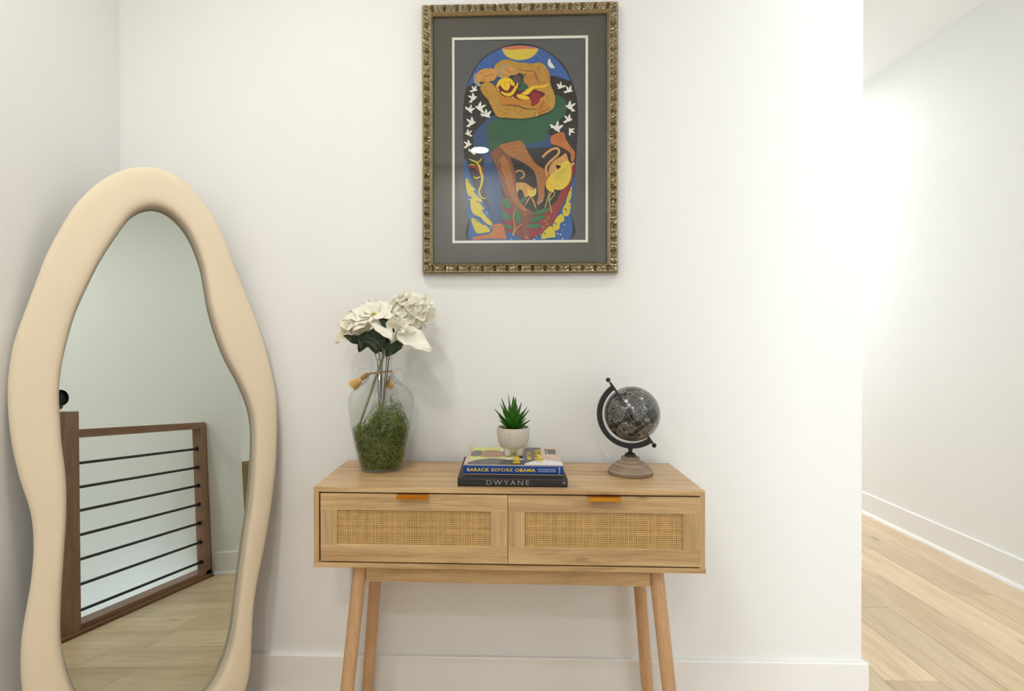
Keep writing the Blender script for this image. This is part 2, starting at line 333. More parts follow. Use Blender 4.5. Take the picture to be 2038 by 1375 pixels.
for xc in (-.2398,.2463):
    body=MB().box(xc-dw+.012,xc+dw-.012,-DP+.022,-.03,dz0+.01,dz0+.13).build('drawer_box',M_dark,con)
    fr=bpy.data.objects.new('drawer_front',None); fr=MB().box(-dw,dw,.010,.016,-dh,dh).build('drawer_front',M_dark,con); fr.location=(xc,-DP,dzc)
    for s in (-1,1):
        MB().box(-dw,dw,0,.010,*sorted((s*dh,s*(dh-FW))),b=.0006).build('rail',M_oak_x,fr)
        MB().box(*sorted((s*dw,s*(dw-FW))),.0003,.010,-dh+FW,dh-FW,b=.0005).build('stile',M_oak_z,fr)
    if cane is None:
        cane=cane_mesh(dw-FW,dh-FW).build('cane_panel',M_rattan,fr,True); tag(cane,kind='stuff'); cane.location=(0,.0055,0); c=cane
    else:
        c=dup(cane,fr)
    hd=MB(); hz=dh
    hd.box(-.0405,.0405,-.016,.012,hz-.0002,hz+.0014,b=.0004).box(-.0405,.0405,-.0175,-.0158,hz-.0085,hz+.0014,b=.0004)
    hd.build('handle',M_brass,fr)
# apron and splayed legs
MB().box(-.373,.373,-.262,-.243,.4925,ZB,b=.001).build('front_apron',M_oak_x,con)
MB().box(-.373,.373,-.055,-.036,.4925,ZB,b=.001).build('back_apron',M_oak_x,con)
for s in (-1,1): MB().box(*sorted((s*.398,s*.380)),-.238,-.060,.4925,ZB,b=.001).build('side_apron',M_oak_y,con)
for s in (-1,1):
    for (yt,yb) in ((-.252,-.285),(-.045,-.022)):
        xt=.389; xb=.441 if yt<-.1 else .434
        pts=[]; rad=[]
        for k in range(7):
            t=k/6; pts.append((s*(xt+(xb-xt)*t), yt+(yb-yt)*t, ZB*(1-t))); rad.append(.0186-.0012*t)
        rs=[[(p[0]+r*cos(2*pi*i/20),p[1]+r*sin(2*pi*i/20),p[2]) for i in range(20)] for p,r in zip(pts,rad)]
        MB().rings(rs).build('leg',M_leg,con,True,50)

# ------------------------------------------------------------------ leaning mirror
OUT=[(12,1625),(-30,1614),(-50,1601),(-90,1571),(-126,1528),(-157,1479),(-185,1415),(-209,1356),(-229,1286),(-245,1230),(-266,1157),(-275,1118),(-279,1084),(-283,1047),(-284,999),(-282,946),(-278,898),(-271,851),(-260,793),(-248,748),(-240,713),(-237,675),(-236,621),(-241,551),(-248,504),(-254,464),(-259,427),(-261,380),(-260,333),(-256,293),(-245,237),(-223,180),(-187,122),(-134,66),(-66,24),(5,4),(69,2),(132,13),(180,40),(212,74),(235,115),(244,144),(250,179),(255,237),(259,302),(267,372),(283,444),(299,505),(315,584),(329,662),(339,732),(345,808),(349,894),(348,959),(341,1011),(330,1068),(317,1126),(297,1189),(269,1271),(238,1355),(203,1456),(180,1506),(153,1548),(122,1587),(85,1613),(44,1627)]
INN=[(26,1515),(9,1510),(-9,1498),(-30,1478),(-47,1447),(-68,1408),(-92,1361),(-111,1316),(-127,1275),(-146,1224),(-159,1178),(-170,1128),(-178,1085),(-184,1038),(-186,992),(-184,943),(-181,872),(-175,816),(-172,766),(-172,714),(-174,663),(-177,614),(-180,564),(-183,514),(-185,464),(-186,415),(-184,374),(-179,339),(-171,300),(-160,260),(-141,214),(-112,172),(-69,138),(-20,114),(32,105),(80,111),(114,127),(140,145),(162,172),(181,207),(197,248),(208,291),(218,358),(228,426),(240,503),(252,574),(258,602),(268,671),(275,740),(279,794),(281,849),(279,887),(271,931),(256,978),(235,1026),(212,1073),(194,1124),(180,1172),(167,1229),(160,1281),(152,1342),(138,1394),(122,1437),(100,1473),(74,1500),(48,1514)]
MYAW,MTILT=.68766,.08989
mir=thing('floor_mirror','tall wavy floor mirror with padded cream frame leaning in the corner','mirror',(-.928,-.317,.003))
mir.rotation_euler=(-MTILT,0,MYAW)
def resample(pts,n):
    q=spline([(a/1000,b/1000) for a,b in pts],6); L=[0]
    for i in range(len(q)): L.append(L[-1]+(q[(i+1)%len(q)]-q[i]).length)
    out=[]; k=0
    for i in range(n):
        s=L[-1]*i/n
        while L[k+1]<s: k+=1
        t=(s-L[k])/max(1e-9,L[k+1]-L[k]); out.append(q[k]*(1-t)+q[(k+1)%len(q)]*t)
    # light smoothing
    for _ in range(3): out=[(out[i-1]+out[i]*2+out[(i+1)%n])/4 for i in range(n)]
    return out
NO=220; po=resample(OUT,NO); pi_=resample(INN,NO)
prof=[]; K=16; Hm=.030
for k in range(K+1):
    a=pi*k/K; c=cos(a); s_=sin(a)
    t=.5-.5*(abs(c)**.5)*(1 if c>0 else -1); prof.append((t,-Hm*abs(s_)**.6))
prof=[(0.0,.018)]+prof+[(1.0,.020)]
rings=[]
for i in range(NO):
    rings.append([(po[i].x*(1-t)+pi_[i].x*t, y, po[i].y*(1-t)+pi_[i].y*t) for t,y in prof])
MB().rings(rings,True).build('padded_frame',M_velvet,mir,True,70)
n_=len(pi_); mg=MB(); ctr=sum(pi_,Vector((0,0)))/n_
ov=[ctr+(p-ctr)*1.03 for p in pi_]
mg.add([(p.x,.0150,p.y) for p in ov]+[(p.x,.0185,p.y) for p in ov],[tuple(range(n_)),tuple(range(n_,2*n_))]+[(i,(i+1)%n_,n_+(i+1)%n_,n_+i) for i in range(n_)])
mg.build('mirror_glass',M_mirror,mir)

# ------------------------------------------------------------------ framed picture
PX0,PX1,PZ0,PZ1=-.2516,.3566,1.3366,2.1737
PCX,PCZ=(PX0+PX1)/2,(PZ0+PZ1)/2; PW,PH=(PX1-PX0)/2,(PZ1-PZ0)/2
pic=thing('framed_picture','framed colourful family artwork with grey mat hanging on the wall','picture',(PCX,-.001,PZ0))
FWD=.0355                                   # width of the moulding
prof_u=[0,.0012,.0030,.0042,.0055,.0075,.0100,.0130,.0160,.0190,.0220,.0245,.0262,.0280,.0300,.0325,.0355]
prof_h=[.016,.0185,.0185,.0175,.0270,.0305,.0300,.0270,.0245,.0230,.0222,.0222,.0245,.0250,.0225,.0200,.0165]
def carve(s,i):
    """carved tongues and lobes along the moulding: s in metres, i index across"""
    u=prof_u[i]
    if u<.0050 or u>.0250: 
        return .0006*abs(sin(pi*s/.0193)) if .0250<u<.029 else 0
    P_=.0386; q=(s/P_)%1.0; d=min(q,1-q)                       # distance to tongue centre
    edge=.5-.5*cos(pi*min(1,max(0,(u-.005)/.008))); a=0
    wt=.17-.05*min(1,max(0,(u-.008)/.016))
    a+= .0034*math.exp(-((d-wt)/.045)**2)                      # rim of the tongue
    a-= .0050*math.exp(-(d/(wt*.62))**2)*(1 if u>.0075 else .3) # hollow in the tongue
    a+= .0036*math.exp(-((q-.5)/.035)**2)                      # rib between the lobes
    a-= .0022*math.exp(-((abs(q-.5)-.15)/.07)**2)
    return a*edge*1.45
def rail_mesh(length,axis):
    mb=MB(); nS=int(length/.0386*14); rs=[]
    for k in range(nS+1):
        row=[]
        for i,(u,h) in enumerate(zip(prof_u,prof_h)):
            L_=length/2-u; t=-L_+2*L_*k/nS
            row.append((t,u,h+carve(t+10*.0386,i)))
        row=[(row[0][0],0,0)]+row+[(row[-1][0],FWD,.004)]
        rs.append(row)
    n=len(rs[0])
    for a,b in zip(rs,rs[1:]):
        o=len(mb.v); mb.v+=a+b
        for j in range(n-1): mb.f.append((o+j,o+j+1,o+n+j+1,o+n+j)); mb.m.append(0)
    return mb
for (ang,length,dx,dz) in ((0,2*PW,0,0),(180,2*PW,0,2*PH),(-90,2*PH,-PW,PH),(90,2*PH,PW,PH)):
    mb=rail_mesh(length,0); ca,sa=cos(radians(ang)),sin(radians(ang))
    mb.v=[(dx+t*ca-u*sa, -h, dz+t*sa+u*ca) for t,u,h in mb.v]
    o=mb.build('frame_rail',M_gold,pic,True,45)
M_mat=mat('mat_board_grey',srgb(80,77,68),rough=.85)
M_white_core=mat('mat_core_white',srgb(238,234,222),rough=.8)
M_paper=mat('print_grey',srgb(72,74,72),rough=.8,noise=.10,nscale=120)
SPX=.0015713                                # metres per drawing unit on the print
def art(x,y): return ((x-1034.2)*SPX+.0007, (275.3-y)*SPX+PH)   # drawing units to picture-local x,z
mx0,mz0=art(899.8,479.3); mx1,mz1=art(1169.8,69.8)
ix0,iz0=art(904.8,474.2); ix1,iz1=art(1164.6,75.2)
def ring_rect(mb,a,b,y,m=0,th=.0012):
    (ax0,az0,ax1,az1),(bx0,bz0,bx1,bz1)=a,b
    mb.box(ax0,bx0,y,y+th,az0,az1,m).box(bx1,ax1,y,y+th,az0,az1,m).box(bx0,bx1,y,y+th,az0,bz0,m).box(bx0,bx1,y,y+th,bz1,az1,m)
q=FWD-.004
ring_rect(mb:=MB(),(-PW+q,q,PW-q,2*PH-q),(mx0,mz0,mx1,mz1),-.0085,th=.0016); mb.build('mat_board',M_mat,pic)
ring_rect(mb:=MB(),(mx0-.002,mz0-.002,mx1+.002,mz1+.002),(ix0,iz0,ix1,iz1),-.0068,th=.0013); mb.build('mat_fillet',M_white_core,pic)
MB().box(-PW+.004,PW-.004,-.0030,-.0002,.004,2*PH-.004).build('backing_board',M_sub,pic)
MB().box(-PW+q,PW-q,-.0118,-.0102,q,2*PH-q).build('glazing',M_pane,pic)
# the print: flat shapes stacked like layers of ink
AR=lambda pts:[(920+x/7.639,70+y/7.639) for x,y in pts]
BR=lambda pts:[(920+x/5.5,230+y/5.5) for x,y in pts]
ink={}
def ink_mat(k,c,noise=.34,sc=260):
    ink[k]=(len(ink),mat('ink_'+k,srgb(*c),rough=.7,noise=noise,nscale=sc,spec=.2)); 
for k,c in dict(grey=(86,87,85),black=(28,26,26),sky=(46,92,160),sun=(214,190,58),sunred=(206,108,74),white=(232,228,214),gold=(186,140,46),amber=(186,124,46),face=(204,146,64),line=(84,50,28),baby=(228,186,44),maroon=(104,36,42),red=(142,36,44),green=(34,88,58),jean=(38,72,116),leg=(164,104,46),shin=(128,74,42),water=(28,92,160),fish=(206,188,36),fishdk=(120,104,20),leaf=(36,108,56),swan=(222,196,70),peach=(206,150,84),foot=(188,108,44),cat=(200,150,70),orange=(172,92,42),silver=(150,150,140),plum=(92,66,60)).items(): ink_mat(k,c)
pa=MB(); LAY=[0]
def P(col,pts,sm=True,per=5):
    LAY[0]+=1; y=-.0034-LAY[0]*.000028
    pts=[Vector(p) for p in pts]
    if sm: pts=spline(pts,per)
    pts=[(min(1164.9,max(904.5,p[0])),min(474.5,max(75,p[1]))) for p in pts]
    v=[art(*p) for p in pts]; pa.add([(a,y,b) for a,b in v],[tuple(range(len(v)))],ink[col][0])
def S(col,pts,wd,taper=True):
    c=spline([Vector(p) for p in pts],5,False); n=len(c); a=[];b=[]
    for i,p in enumerate(c):
        t=(c[min(n-1,i+1)]-c[max(0,i-1)]); t=t/max(1e-6,t.length); nn=Vector((-t.y,t.x)); ww=wd*.5*(1 if not taper else (.25+.75*sin(pi*min(1,max(0,i/(n-1)))**.8)))
        a.append(p+nn*ww); b.append(p-nn*ww)
    P(col,a+b[::-1],False)
def dot(col,x,y,r,k=8): P(col,[(x+r*cos(2*pi*i/k),y+r*sin(2*pi*i/k)) for i in range(k)],False)
P('grey',[(904.5,75),(1164.9,75),(1164.9,474.5),(904.5,474.5)],False)
arch=[(941,476),(934,420),(928,352),(923.6,311.8),(921.5,250),(922.6,201),(929,166.9),(942,135.5),(963,109),(998.5,89.6),(1034,83.2),(1070.5,89),(1106,110.6),(1126,133),(1138,159),(1148.5,196),(1150,250),(1147,302.7),(1142,357),(1136,411.8),(1130,476)]
P('black',arch)
P('sky',AR([(78,745),(130,620),(200,480),(330,320),(600,165),(870,128),(1150,165),(1400,320),(1540,480),(1640,670),(1480,620),(1330,590),(1000,560),(500,640),(200,680)]))
P('sun',AR([(610,165),(740,140),(870,130),(1020,146),(1155,178)]+[(882+272*cos(radians(a)),172+178*sin(radians(a))) for a in range(10,175,15)]),False); P('sunred',AR([(614,165),(740,140),(870,130),(1020,145),(1155,178),(1000,180),(860,185),(720,192)]),True)
P('white',AR([(1330,335),(1350,390),(1405,470),(1350,475),(1305,430),(1305,370)]))
rs=random.Random(11)
for _ in range(130):
    x=rs.uniform(150,1600); y=rs.uniform(190,640); rr=hypot((x-870)/770,(y-760)/620)
    if .70<rr<.97: dot('white',*AR([(x,y)])[0],rs.uniform(.25,.55),5)
# lower scene: red bank, water
P('red',BR([(60,540),(150,560),(240,700),(300,900),(330,1100),(480,1250),(640,1340),(760,1320),(950,1200),(1100,950),(1200,700),(1228,520),(1150,620),(1080,800),(980,960),(700,1010),(480,900),(250,560),(150,520)]))
P('water',BR([(30,440),(70,560),(110,700),(220,900),(300,1060),(340,1180),(480,1240),(640,1345),(110,1345),(80,1150),(40,800),(25,600)]))
P('water',BR([(1225,640),(1130,900),(960,1200),(760,1330),(620,1345),(1155,1345),(1190,1000),(1222,760)]))
P('black',BR([(480,400),(600,320),(900,330),(1000,420),(960,600),(920,760),(970,960),(820,1030),(680,1000),(560,820),(520,600)]))
# blue robe behind, trouser leg, foot
P('jean',BR([(330,-20),(230,60),(140,150),(118,230),(140,330),(220,420),(240,470),(232,560),(236,700),(262,850),(300,1000),(318,1165),(445,1165),(440,1000),(430,850),(420,640),(330,470),(330,330),(420,200),(560,-20)]))
P('jean',BR([(560,230),(700,330),(860,330),(975,310),(970,200),(840,180),(700,240)]))
P('foot',BR([(340,1170),(330,1230),(290,1270),(180,1290),(120,1310),(130,1335),(300,1325),(430,1330),(482,1325),(470,1270),(440,1165)])); S('line',BR([(130,1330),(300,1322),(480,1326)]),.8)
# green skirt
P('green',AR([(1400,900),(1520,930),(1590,1040),(1560,1180),(1440,1310),(1330,1400),(1250,1560),(1150,1600),(900,1600),(640,1640),(480,1720),(420,1640),(390,1480),(420,1330),(600,1220),(1100,1230),(1320,1120)]))
P('green',BR([(270,120),(290,300),(300,370),(400,300),(560,260),(760,290),(840,180),(960,120),(1000,60),(600,20),(330,40)]))
# legs
P('leg',BR([(400,310),(520,270),(650,262),(720,380),(800,500),(900,570),(940,600),(945,660),(900,760),(895,880),(840,955),(818,930),(830,860),(820,740),(805,640),(760,560),(640,480),(500,420),(430,370)]))
P('shin',BR([(310,390),(360,345),(410,320),(470,380),(520,430),(570,560),(590,700),(610,850),(660,960),(740,1010),(768,1050),(750,1120),(715,1170),(730,1280),(715,1325),(680,1270),(655,1180),(660,1110),(620,1050),(540,960),(470,850),(420,700),(380,560),(340,470)]))
P('leg',BR([(420,430),(490,460),(540,600),(570,760),(620,900),(700,1000),(690,1030),(600,960),(520,830),(470,680),(430,540)]))
S('line',BR([(400,310),(440,370),(500,420),(640,480),(760,560)]),1.0); S('line',BR([(690,1110),(730,1080),(750,1040)]),.8); S('line',BR([(850,660),(900,640),(935,600)]),.8)
for i in range(4): dot('white',*BR([(826+i*17,945-i*12)])[0],1.0,6)
for i in range(3): dot('white',*BR([(690+i*13,1305+i*7)])[0],.9,6)
P('foot',BR([(970,215),(1060,170),(1110,175),(1130,240),(1180,320),(1225,380),(1228,440),(1210,490),(1185,470),(1180,400),(1100,340),(1030,310),(975,290)])); S('line',BR([(1030,220),(1080,210),(1085,260),(1040,280)]),.9)
# swan / phoenix
P('peach',BR([(950,560),(1000,480),(1080,430),(1130,395),(1150,440),(1170,500),(1230,500),(1180,560),(1060,640),(960,640)]))
S('peach',BR([(875,440),(930,385),(1000,345),(1050,350),(1052,400),(1000,450),(940,510),(915,560),(930,640)]),4.6,False)
P('swan',BR([(985,640),(1040,560),(1090,510),(1150,470),(1190,540),(1192,640),(1160,730),(1090,790),(1020,790),(985,720)])); P('baby',BR([(930,680),(980,620),(1060,560),(1085,520),(1060,505),(1020,520),(1080,540),(1010,600),(985,650),(1000,730),(1005,800),(960,810),(915,760)]))
for k in range(7): S('fishdk',BR([(1000+k*4,700-k*14),(1060+k*12,690-k*22),(1120+k*10,740-k*38)]),.5)
S('swan',BR([(960,800),(930,900),(905,990)]),1.4,False); S('swan',BR([(1000,800),(950,880),(975,1040)]),1.4,False); S('swan',BR([(985,800),(1010,840),(945,920)]),1.2,False)
# wild cat
S('cat',BR([(585,600),(620,580),(665,595),(675,640),(640,670)]),3.0,False)
P('cat',BR([(590,720),(680,715),(740,750),(790,790),(805,830),(770,870),(720,860),(700,900),(680,860),(660,800),(620,790),(600,830)])); P('swan',BR([(715,780),(740,800),(780,795),(803,770),(808,830),(770,868),(725,850)]))
S('cat',BR([(740,870),(710,920),(680,965)]),3.0); S('cat',BR([(750,870),(785,930),(812,1010)]),3.0); S('line',BR([(730,815),(750,822)]),.7); S('line',BR([(775,820),(795,812)]),.7); S('line',BR([(760,825),(764,850)]),.6)
# lizard
S('fish',BR([(75,450),(120,470),(160,490),(190,540),(205,600),(220,660),(205,740),(185,800),(200,860),(240,885),(268,870)]),4.4); S('fish',BR([(160,490),(195,470),(212,435)]),2.2); S('fish',BR([(150,520),(100,510),(65,525)]),2.2); S('fish',BR([(205,640),(150,660),(125,635)]),2.4)
# fishes
def fish(pts,eye):
    P('fish',BR(pts)); c=eye; S('black',BR([(c[0]-18,c[1]-16),(c[0],c[1]),(c[0]+14,c[1]+20)]),1.6)
    cx=sum(p[0] for p in pts)/len(pts); cy=sum(p[1] for p in pts)/len(pts)
    for k in range(10): dot('fishdk',*BR([(cx+rs.uniform(-26,26),cy+rs.uniform(-14,34))])[0],.5,5)
fish([(38,670),(70,680),(100,740),(140,780),(120,800),(160,850),(215,900),(205,920),(130,870),(70,850),(45,780)],(75,700))
fish([(95,880),(150,870),(210,960),(240,1000),(215,1010),(260,1080),(310,1130),(330,1180),(270,1160),(200,1090),(120,1050),(90,970)],(165,920))
fish([(100,1100),(150,1110),(220,1170),(260,1180),(305,1240),(230,1260),(160,1260),(120,1190)],(155,1130))
fish([(1195,760),(1190,860),(1170,920),(1130,960),(1150,860)],(1180,800)); fish([(1180,940),(1170,1060),(1120,1085),(1095,1030),(1120,960)],(1130,1010))
fish([(1090,1060),(1115,1130),(1070,1160),(1060,1220),(1010,1240),(990,1180),(1030,1100)],(1015,1160)); fish([(970,1190),(1015,1260),(1010,1310),(940,1320),(870,1330),(870,1280),(910,1230)],(900,1270))
# plants
for a in ([(445,880),(500,900),(530,960),(520,1000),(445,960)],[(445,1020),(500,1050),(545,1110),(480,1120),(445,1090)],[(770,1050),(850,1010),(960,1000),(890,1050),(800,1065)],[(740,1120),(820,1080),(910,1080),(840,1130),(760,1145)],[(715,1180),(790,1160),(865,1190),(790,1215),(720,1205)],[(560,1050),(610,1010),(640,1080),(640,1160),(590,1130)],[(455,1175),(510,1175),(565,1205),(520,1220),(470,1200)],[(640,900),(690,870),(710,880),(670,930),(640,950)]): P('leaf',BR(a))
S('fish',BR([(575,1010),(560,1100),(575,1200),(550,1290)]),1.2,False); S('fish',BR([(650,1165),(590,1220),(555,1290)]),1.2,False); S('leaf',BR([(600,1240),(630,1280),(640,1340)]),2.4,False)
for x,y in ((940,1100),(900,1135),(885,1205),(925,1170)): dot('orange',*BR([(x,y)])[0],3.3,12)
for x,y in ((75,895),(265,1045),(230,1125),(310,1205),(535,1330),(785,1335),(810,1300),(1045,1275),(1075,1285),(1090,1235),(1115,1180),(1095,1330),(850,1280)): dot('white',*BR([(x,y)])[0],rs.uniform(.8,1.6),8)
# embracing couple
P('gold',AR([(490,470),(530,410),(620,360),(720,355),(820,395),(930,405),(1080,420),(1160,405),(1240,440),(1300,520),(1330,620),(1340,740),(1390,860),(1410,960),(1395,1070),(1330,1140),(1200,1190),(1080,1230),(900,1250),(700,1235),(530,1215),(470,1120),(430,1040),(390,960),(320,880),(275,790),(300,720),(400,690),(500,720),(560,640),(520,560)]))
P('black',AR([(560,640),(640,660),(700,620),(760,580),(860,560),(930,600),(920,760),(880,840),(800,900),(640,940),(560,900),(520,800),(500,700)]))
P('green',AR([(930,600),(960,570),(1000,600),(960,700),(1010,780),(900,830),(840,800),(900,740)])); P('jean',AR([(450,690),(540,620),(600,640),(540,700),(490,740)]))
P('amber',AR([(940,620),(1000,570),(1080,590),(1140,660),(1180,730),(1120,760),(1010,750),(945,700)])); S('line',AR([(1080,560),(1130,640),(1170,720)]),1.2)
P('amber',AR([(1120,500),(1220,470),(1300,560),(1320,680),(1240,740),(1170,690),(1130,600)])); P('gold',AR([(1160,520),(1230,500),(1280,580),(1290,660),(1230,700),(1180,640)]))
S('line',AR([(840,490),(960,530),(1090,540),(1120,600),(1150,690),(1200,740)]),1.4)
P('plum',AR([(780,600),(860,600),(900,660),(880,740),(800,720)]))
# faces
P('silver',AR([(555,560),(580,470),(660,420),(720,440),(640,500),(600,580),(660,620),(600,620)])); P('face',AR([(590,510),(650,450),(740,450),(810,500),(850,540),(830,580),(760,590),(690,600),(640,580)])); S('line',AR([(640,500),(690,530),(740,545),(760,550)]),1.0); S('line',AR([(655,470),(680,490),(665,515)]),.8); S('line',AR([(790,525),(815,560)]),.8)
P('silver',AR([(205,550),(180,610),(185,690),(250,755),(290,730),(240,680),(220,620)])); P('face',AR([(210,590),(250,530),(330,490),(430,485),(510,500),(540,550),(520,620),(470,670),(370,690),(300,680),(250,690),(220,650)])); S('line',AR([(320,620),(360,600),(400,605),(430,560)]),1.0); S('line',AR([(265,545),(290,560),(300,540)]),1.0); S('line',AR([(420,590),(460,575),(470,610)]),.9); dot('amber',*AR([(325,665)])[0],4,10)
# lower arm, hands, child
P('amber',AR([(540,780),(580,860),(640,910),(740,920),(800,960),(930,970),(1040,970),(1060,1060),(900,1050),(760,1040),(640,1040),(570,960),(520,840)])); S('line',AR([(600,1040),(720,1045),(850,1060),(960,1100),(1100,1110),(1160,1090)]),2.0)
P('maroon',AR([(790,860),(900,830),(1050,800),(1150,830),(1250,870),(1230,920),(1160,960),(1130,1030),(1050,1060),(1040,960),(900,970),(790,930)])); P('red',AR([(1050,860),(1170,880),(1190,930),(1150,1020),(1060,1060),(1045,950)]))
P('baby',AR([(520,760),(560,670),(640,630),(730,640),(790,710),(800,800),(760,860),(640,860),(560,820)])); P('maroon',AR([(545,770),(575,740),(600,690),(700,670),(745,740),(790,760),(790,810),(750,850),(650,862),(580,835)])); P('baby',AR([(578,715),(600,672),(650,650),(700,668),(728,740),(712,800),(680,828),(640,810),(600,770)])); S('line',AR([(640,690),(655,740),(665,770)]),.8); S('line',AR([(600,720),(625,712)]),.7); S('line',AR([(675,705),(700,695)]),.7)
S('baby',AR([(590,840),(660,880),(740,880),(790,820),(830,760),(845,710)]),6.5); P('baby',AR([(830,890),(900,870),(1000,800),(1080,760),(1200,755),(1290,735),(1325,720),(1290,760),(1220,790),(1100,800),(1010,880),(960,900),(1020,930),(1000,960),(900,960),(845,930)])); S('line',AR([(850,880),(940,890),(1030,935)]),.9)
P('amber',AR([(1140,1140),(1150,1060),(1200,990),(1260,970),(1290,880),(1310,880),(1300,960),(1270,1040),(1330,1080),(1345,1110),(1250,1150),(1140,1200)])); S('line',AR([(1240,980),(1210,1060),(1170,1130)]),1.0); S('line',AR([(1330,1085),(1250,1130),(1150,1190)]),1.0)
for x,y in ((1300,880),(1262,985),(1245,1110),(1130,1215),(1140,1190)): dot('white',*AR([(x,y)])[0],1.0,6)
S('line',AR([(300,720),(275,790),(320,880),(390,960),(430,1040),(530,1215),(700,1240),(900,1252),(1100,1225)]),1.0)
# pencil strokes over the bodies, all on one sheet of ink
def strokes(poly,cols,n,cx,cy,seed,ln=5.5):
    r=random.Random(seed); pg=[tuple(p) for p in poly]; xs=[p[0] for p in pg]; ys=[p[1] for p in pg]; LAY[0]+=1; y=-.0034-LAY[0]*.000028; done=0
    def inside(x,yy):
        c=False; j=len(pg)-1
        for i in range(len(pg)):
            if (pg[i][1]>yy)!=(pg[j][1]>yy) and x<(pg[j][0]-pg[i][0])*(yy-pg[i][1])/(pg[j][1]-pg[i][1])+pg[i][0]: c=not c
            j=i
        return c
    for _ in range(n*6):
        if done>=n: break
        x=r.uniform(min(xs),max(xs)); yy=r.uniform(min(ys),max(ys)); a=atan2(yy-cy,x-cx)+pi/2+r.uniform(-.3,.3); l=ln*r.uniform(.5,1); w_=r.uniform(.18,.42)
        e=[(x+l*cos(a)*t,yy+l*sin(a)*t) for t in (-.5,.5)]
        if not all(inside(*q) for q in e): continue
        nx,ny=-sin(a)*w_,cos(a)*w_; v=[art(e[0][0],e[0][1]),art(x+nx,yy+ny),art(e[1][0],e[1][1]),art(x-nx,yy-ny)]
        pa.add([(u,y-done*.0000004,b) for u,b in v],[(0,1,2,3)],ink[r.choice(cols)][0]); done+=1
TORSO=AR([(420,1000),(300,780),(400,710),(520,860),(600,1000),(760,1060),(1100,1120),(1250,1160),(900,1240),(560,1200)])
strokes(TORSO,('amber','line','sun','sun','leg'),170,1034,160,1)
strokes(AR([(500,470),(620,370),(760,370),(930,420),(1160,420),(1290,540),(1320,700),(1380,900),(1390,1050),(1330,1060),(1340,900),(1290,720),(1180,520),(960,480),(700,400),(560,430)]),('amber','line','sun','sun','leg'),120,1034,170,2)
strokes(BR([(420,320),(640,280),(800,520),(930,620),(890,760),(870,900),(830,760),(760,550),(600,450),(470,400)]),('sun','line','orange','amber'),90,900,500,3)
strokes(BR([(330,390),(440,370),(560,560),(600,850),(740,1030),(700,1150),(600,1020),(460,820),(380,560)]),('line','orange','amber','leg','sun'),130,1300,300,4)
strokes(BR([(150,150),(130,240),(240,440),(250,700),(320,1150),(430,1150),(420,800),(330,480),(300,300)]),('sky','water','jean'),60,1600,300,5,7)
strokes(BR([(290,140),(320,320),(560,250),(760,270),(850,150),(600,40),(340,60)]),('leaf','black','leaf'),70,1034,-60,6,7)
# doves
bird=[(8,1),(6.5,-.8),(4.5,-.6),(4.5,-4),(3,-9.5),(1,-6),(-.2,-2),(-2,-5),(-6.5,-7),(-5,-3.5),(-2.5,.2),(-4,2),(-8.5,4.5),(-7.5,6.2),(-5,5.6),(-4.2,7.4),(-1.5,4.4),(2,4),(5,2.4)]
def dove(x,y,a,s=1.0,fl=1):
    ca,sa=cos(radians(a)),sin(radians(a)); P('white',[(x+s*(fl*u*ca-v*sa),y+s*(fl*u*sa+v*ca)) for u,v in bird],False)
for x,y,a,s,f in ((180,800,10,.95,1),(160,930,-20,1.15,1),(120,1100,60,1.1,1),(280,1080,20,1.35,-1),(370,1180,35,1.25,1),(135,1300,-10,1.25,1),(1490,770,-40,1.0,-1),(1610,830,10,1.1,1),(1640,1080,15,1.3,-1),(1600,1270,0,1.15,1)): dove(*AR([(x,y)])[0],a,s,f)
for x,y,a,s,f in ((72,175,5,.95,-1),(60,295,-10,1.05,1),(120,370,60,1.1,1),(1030,120,55,1.45,1),(1185,165,70,.95,-1)): dove(*BR([(x,y)])[0],a,s,f)
pa.build('print',[ink[k][1] for k in ink],pic)

# ------------------------------------------------------------------ glass vase
VX,VY=-.360,-.117; VS=1/677.0
vase=thing('glass_vase','clear glass amphora vase with two loop handles on the console','vase',(VX,VY,ZT))
vp=[(.0,.001),(.050,.0005),(.0590,.003),(.0625,.009),(.0665,.022),(.0735,.046),(.0825,.088),(.0895,.131),(.0945,.170),(.0960,.195),(.0940,.213),(.0865,.229),(.0730,.243),(.0550,.256),(.0420,.267),(.0345,.279),(.0318,.294),(.0312,.312),(.0322,.325),(.0342,.331)]
vi=[(max(0,r-.0026),z+(.006 if r<.055 else 0)) for r,z in vp]; vi[1]=(.048,.007); vi[2]=(.0555,.009); vi[0]=(0,.007)
vpf=spline([Vector(p) for p in vp[1:]],4,False); vif=spline([Vector(p) for p in vi[1:]],4,False)
MB().lathe([(p.x,p.y) for p in vpf]+[(p.x,p.y) for p in vif[::-1]],64).build('bowl',M_glass,vase,True)
for s in (-1,1):
    c=Vector((s*.0500,-.004,.2700)); pts=[]
    for k in range(17):
        a=radians(205-k*25.5) if False else 2*pi*k/17
        pts.append((c.x+.0195*cos(a),c.y+.010*cos(a)*-s*.0,c.z+.0215*sin(a)))
    MB().tube(pts,.0040,12,closed=True).build('handle',M_solid,vase,True)
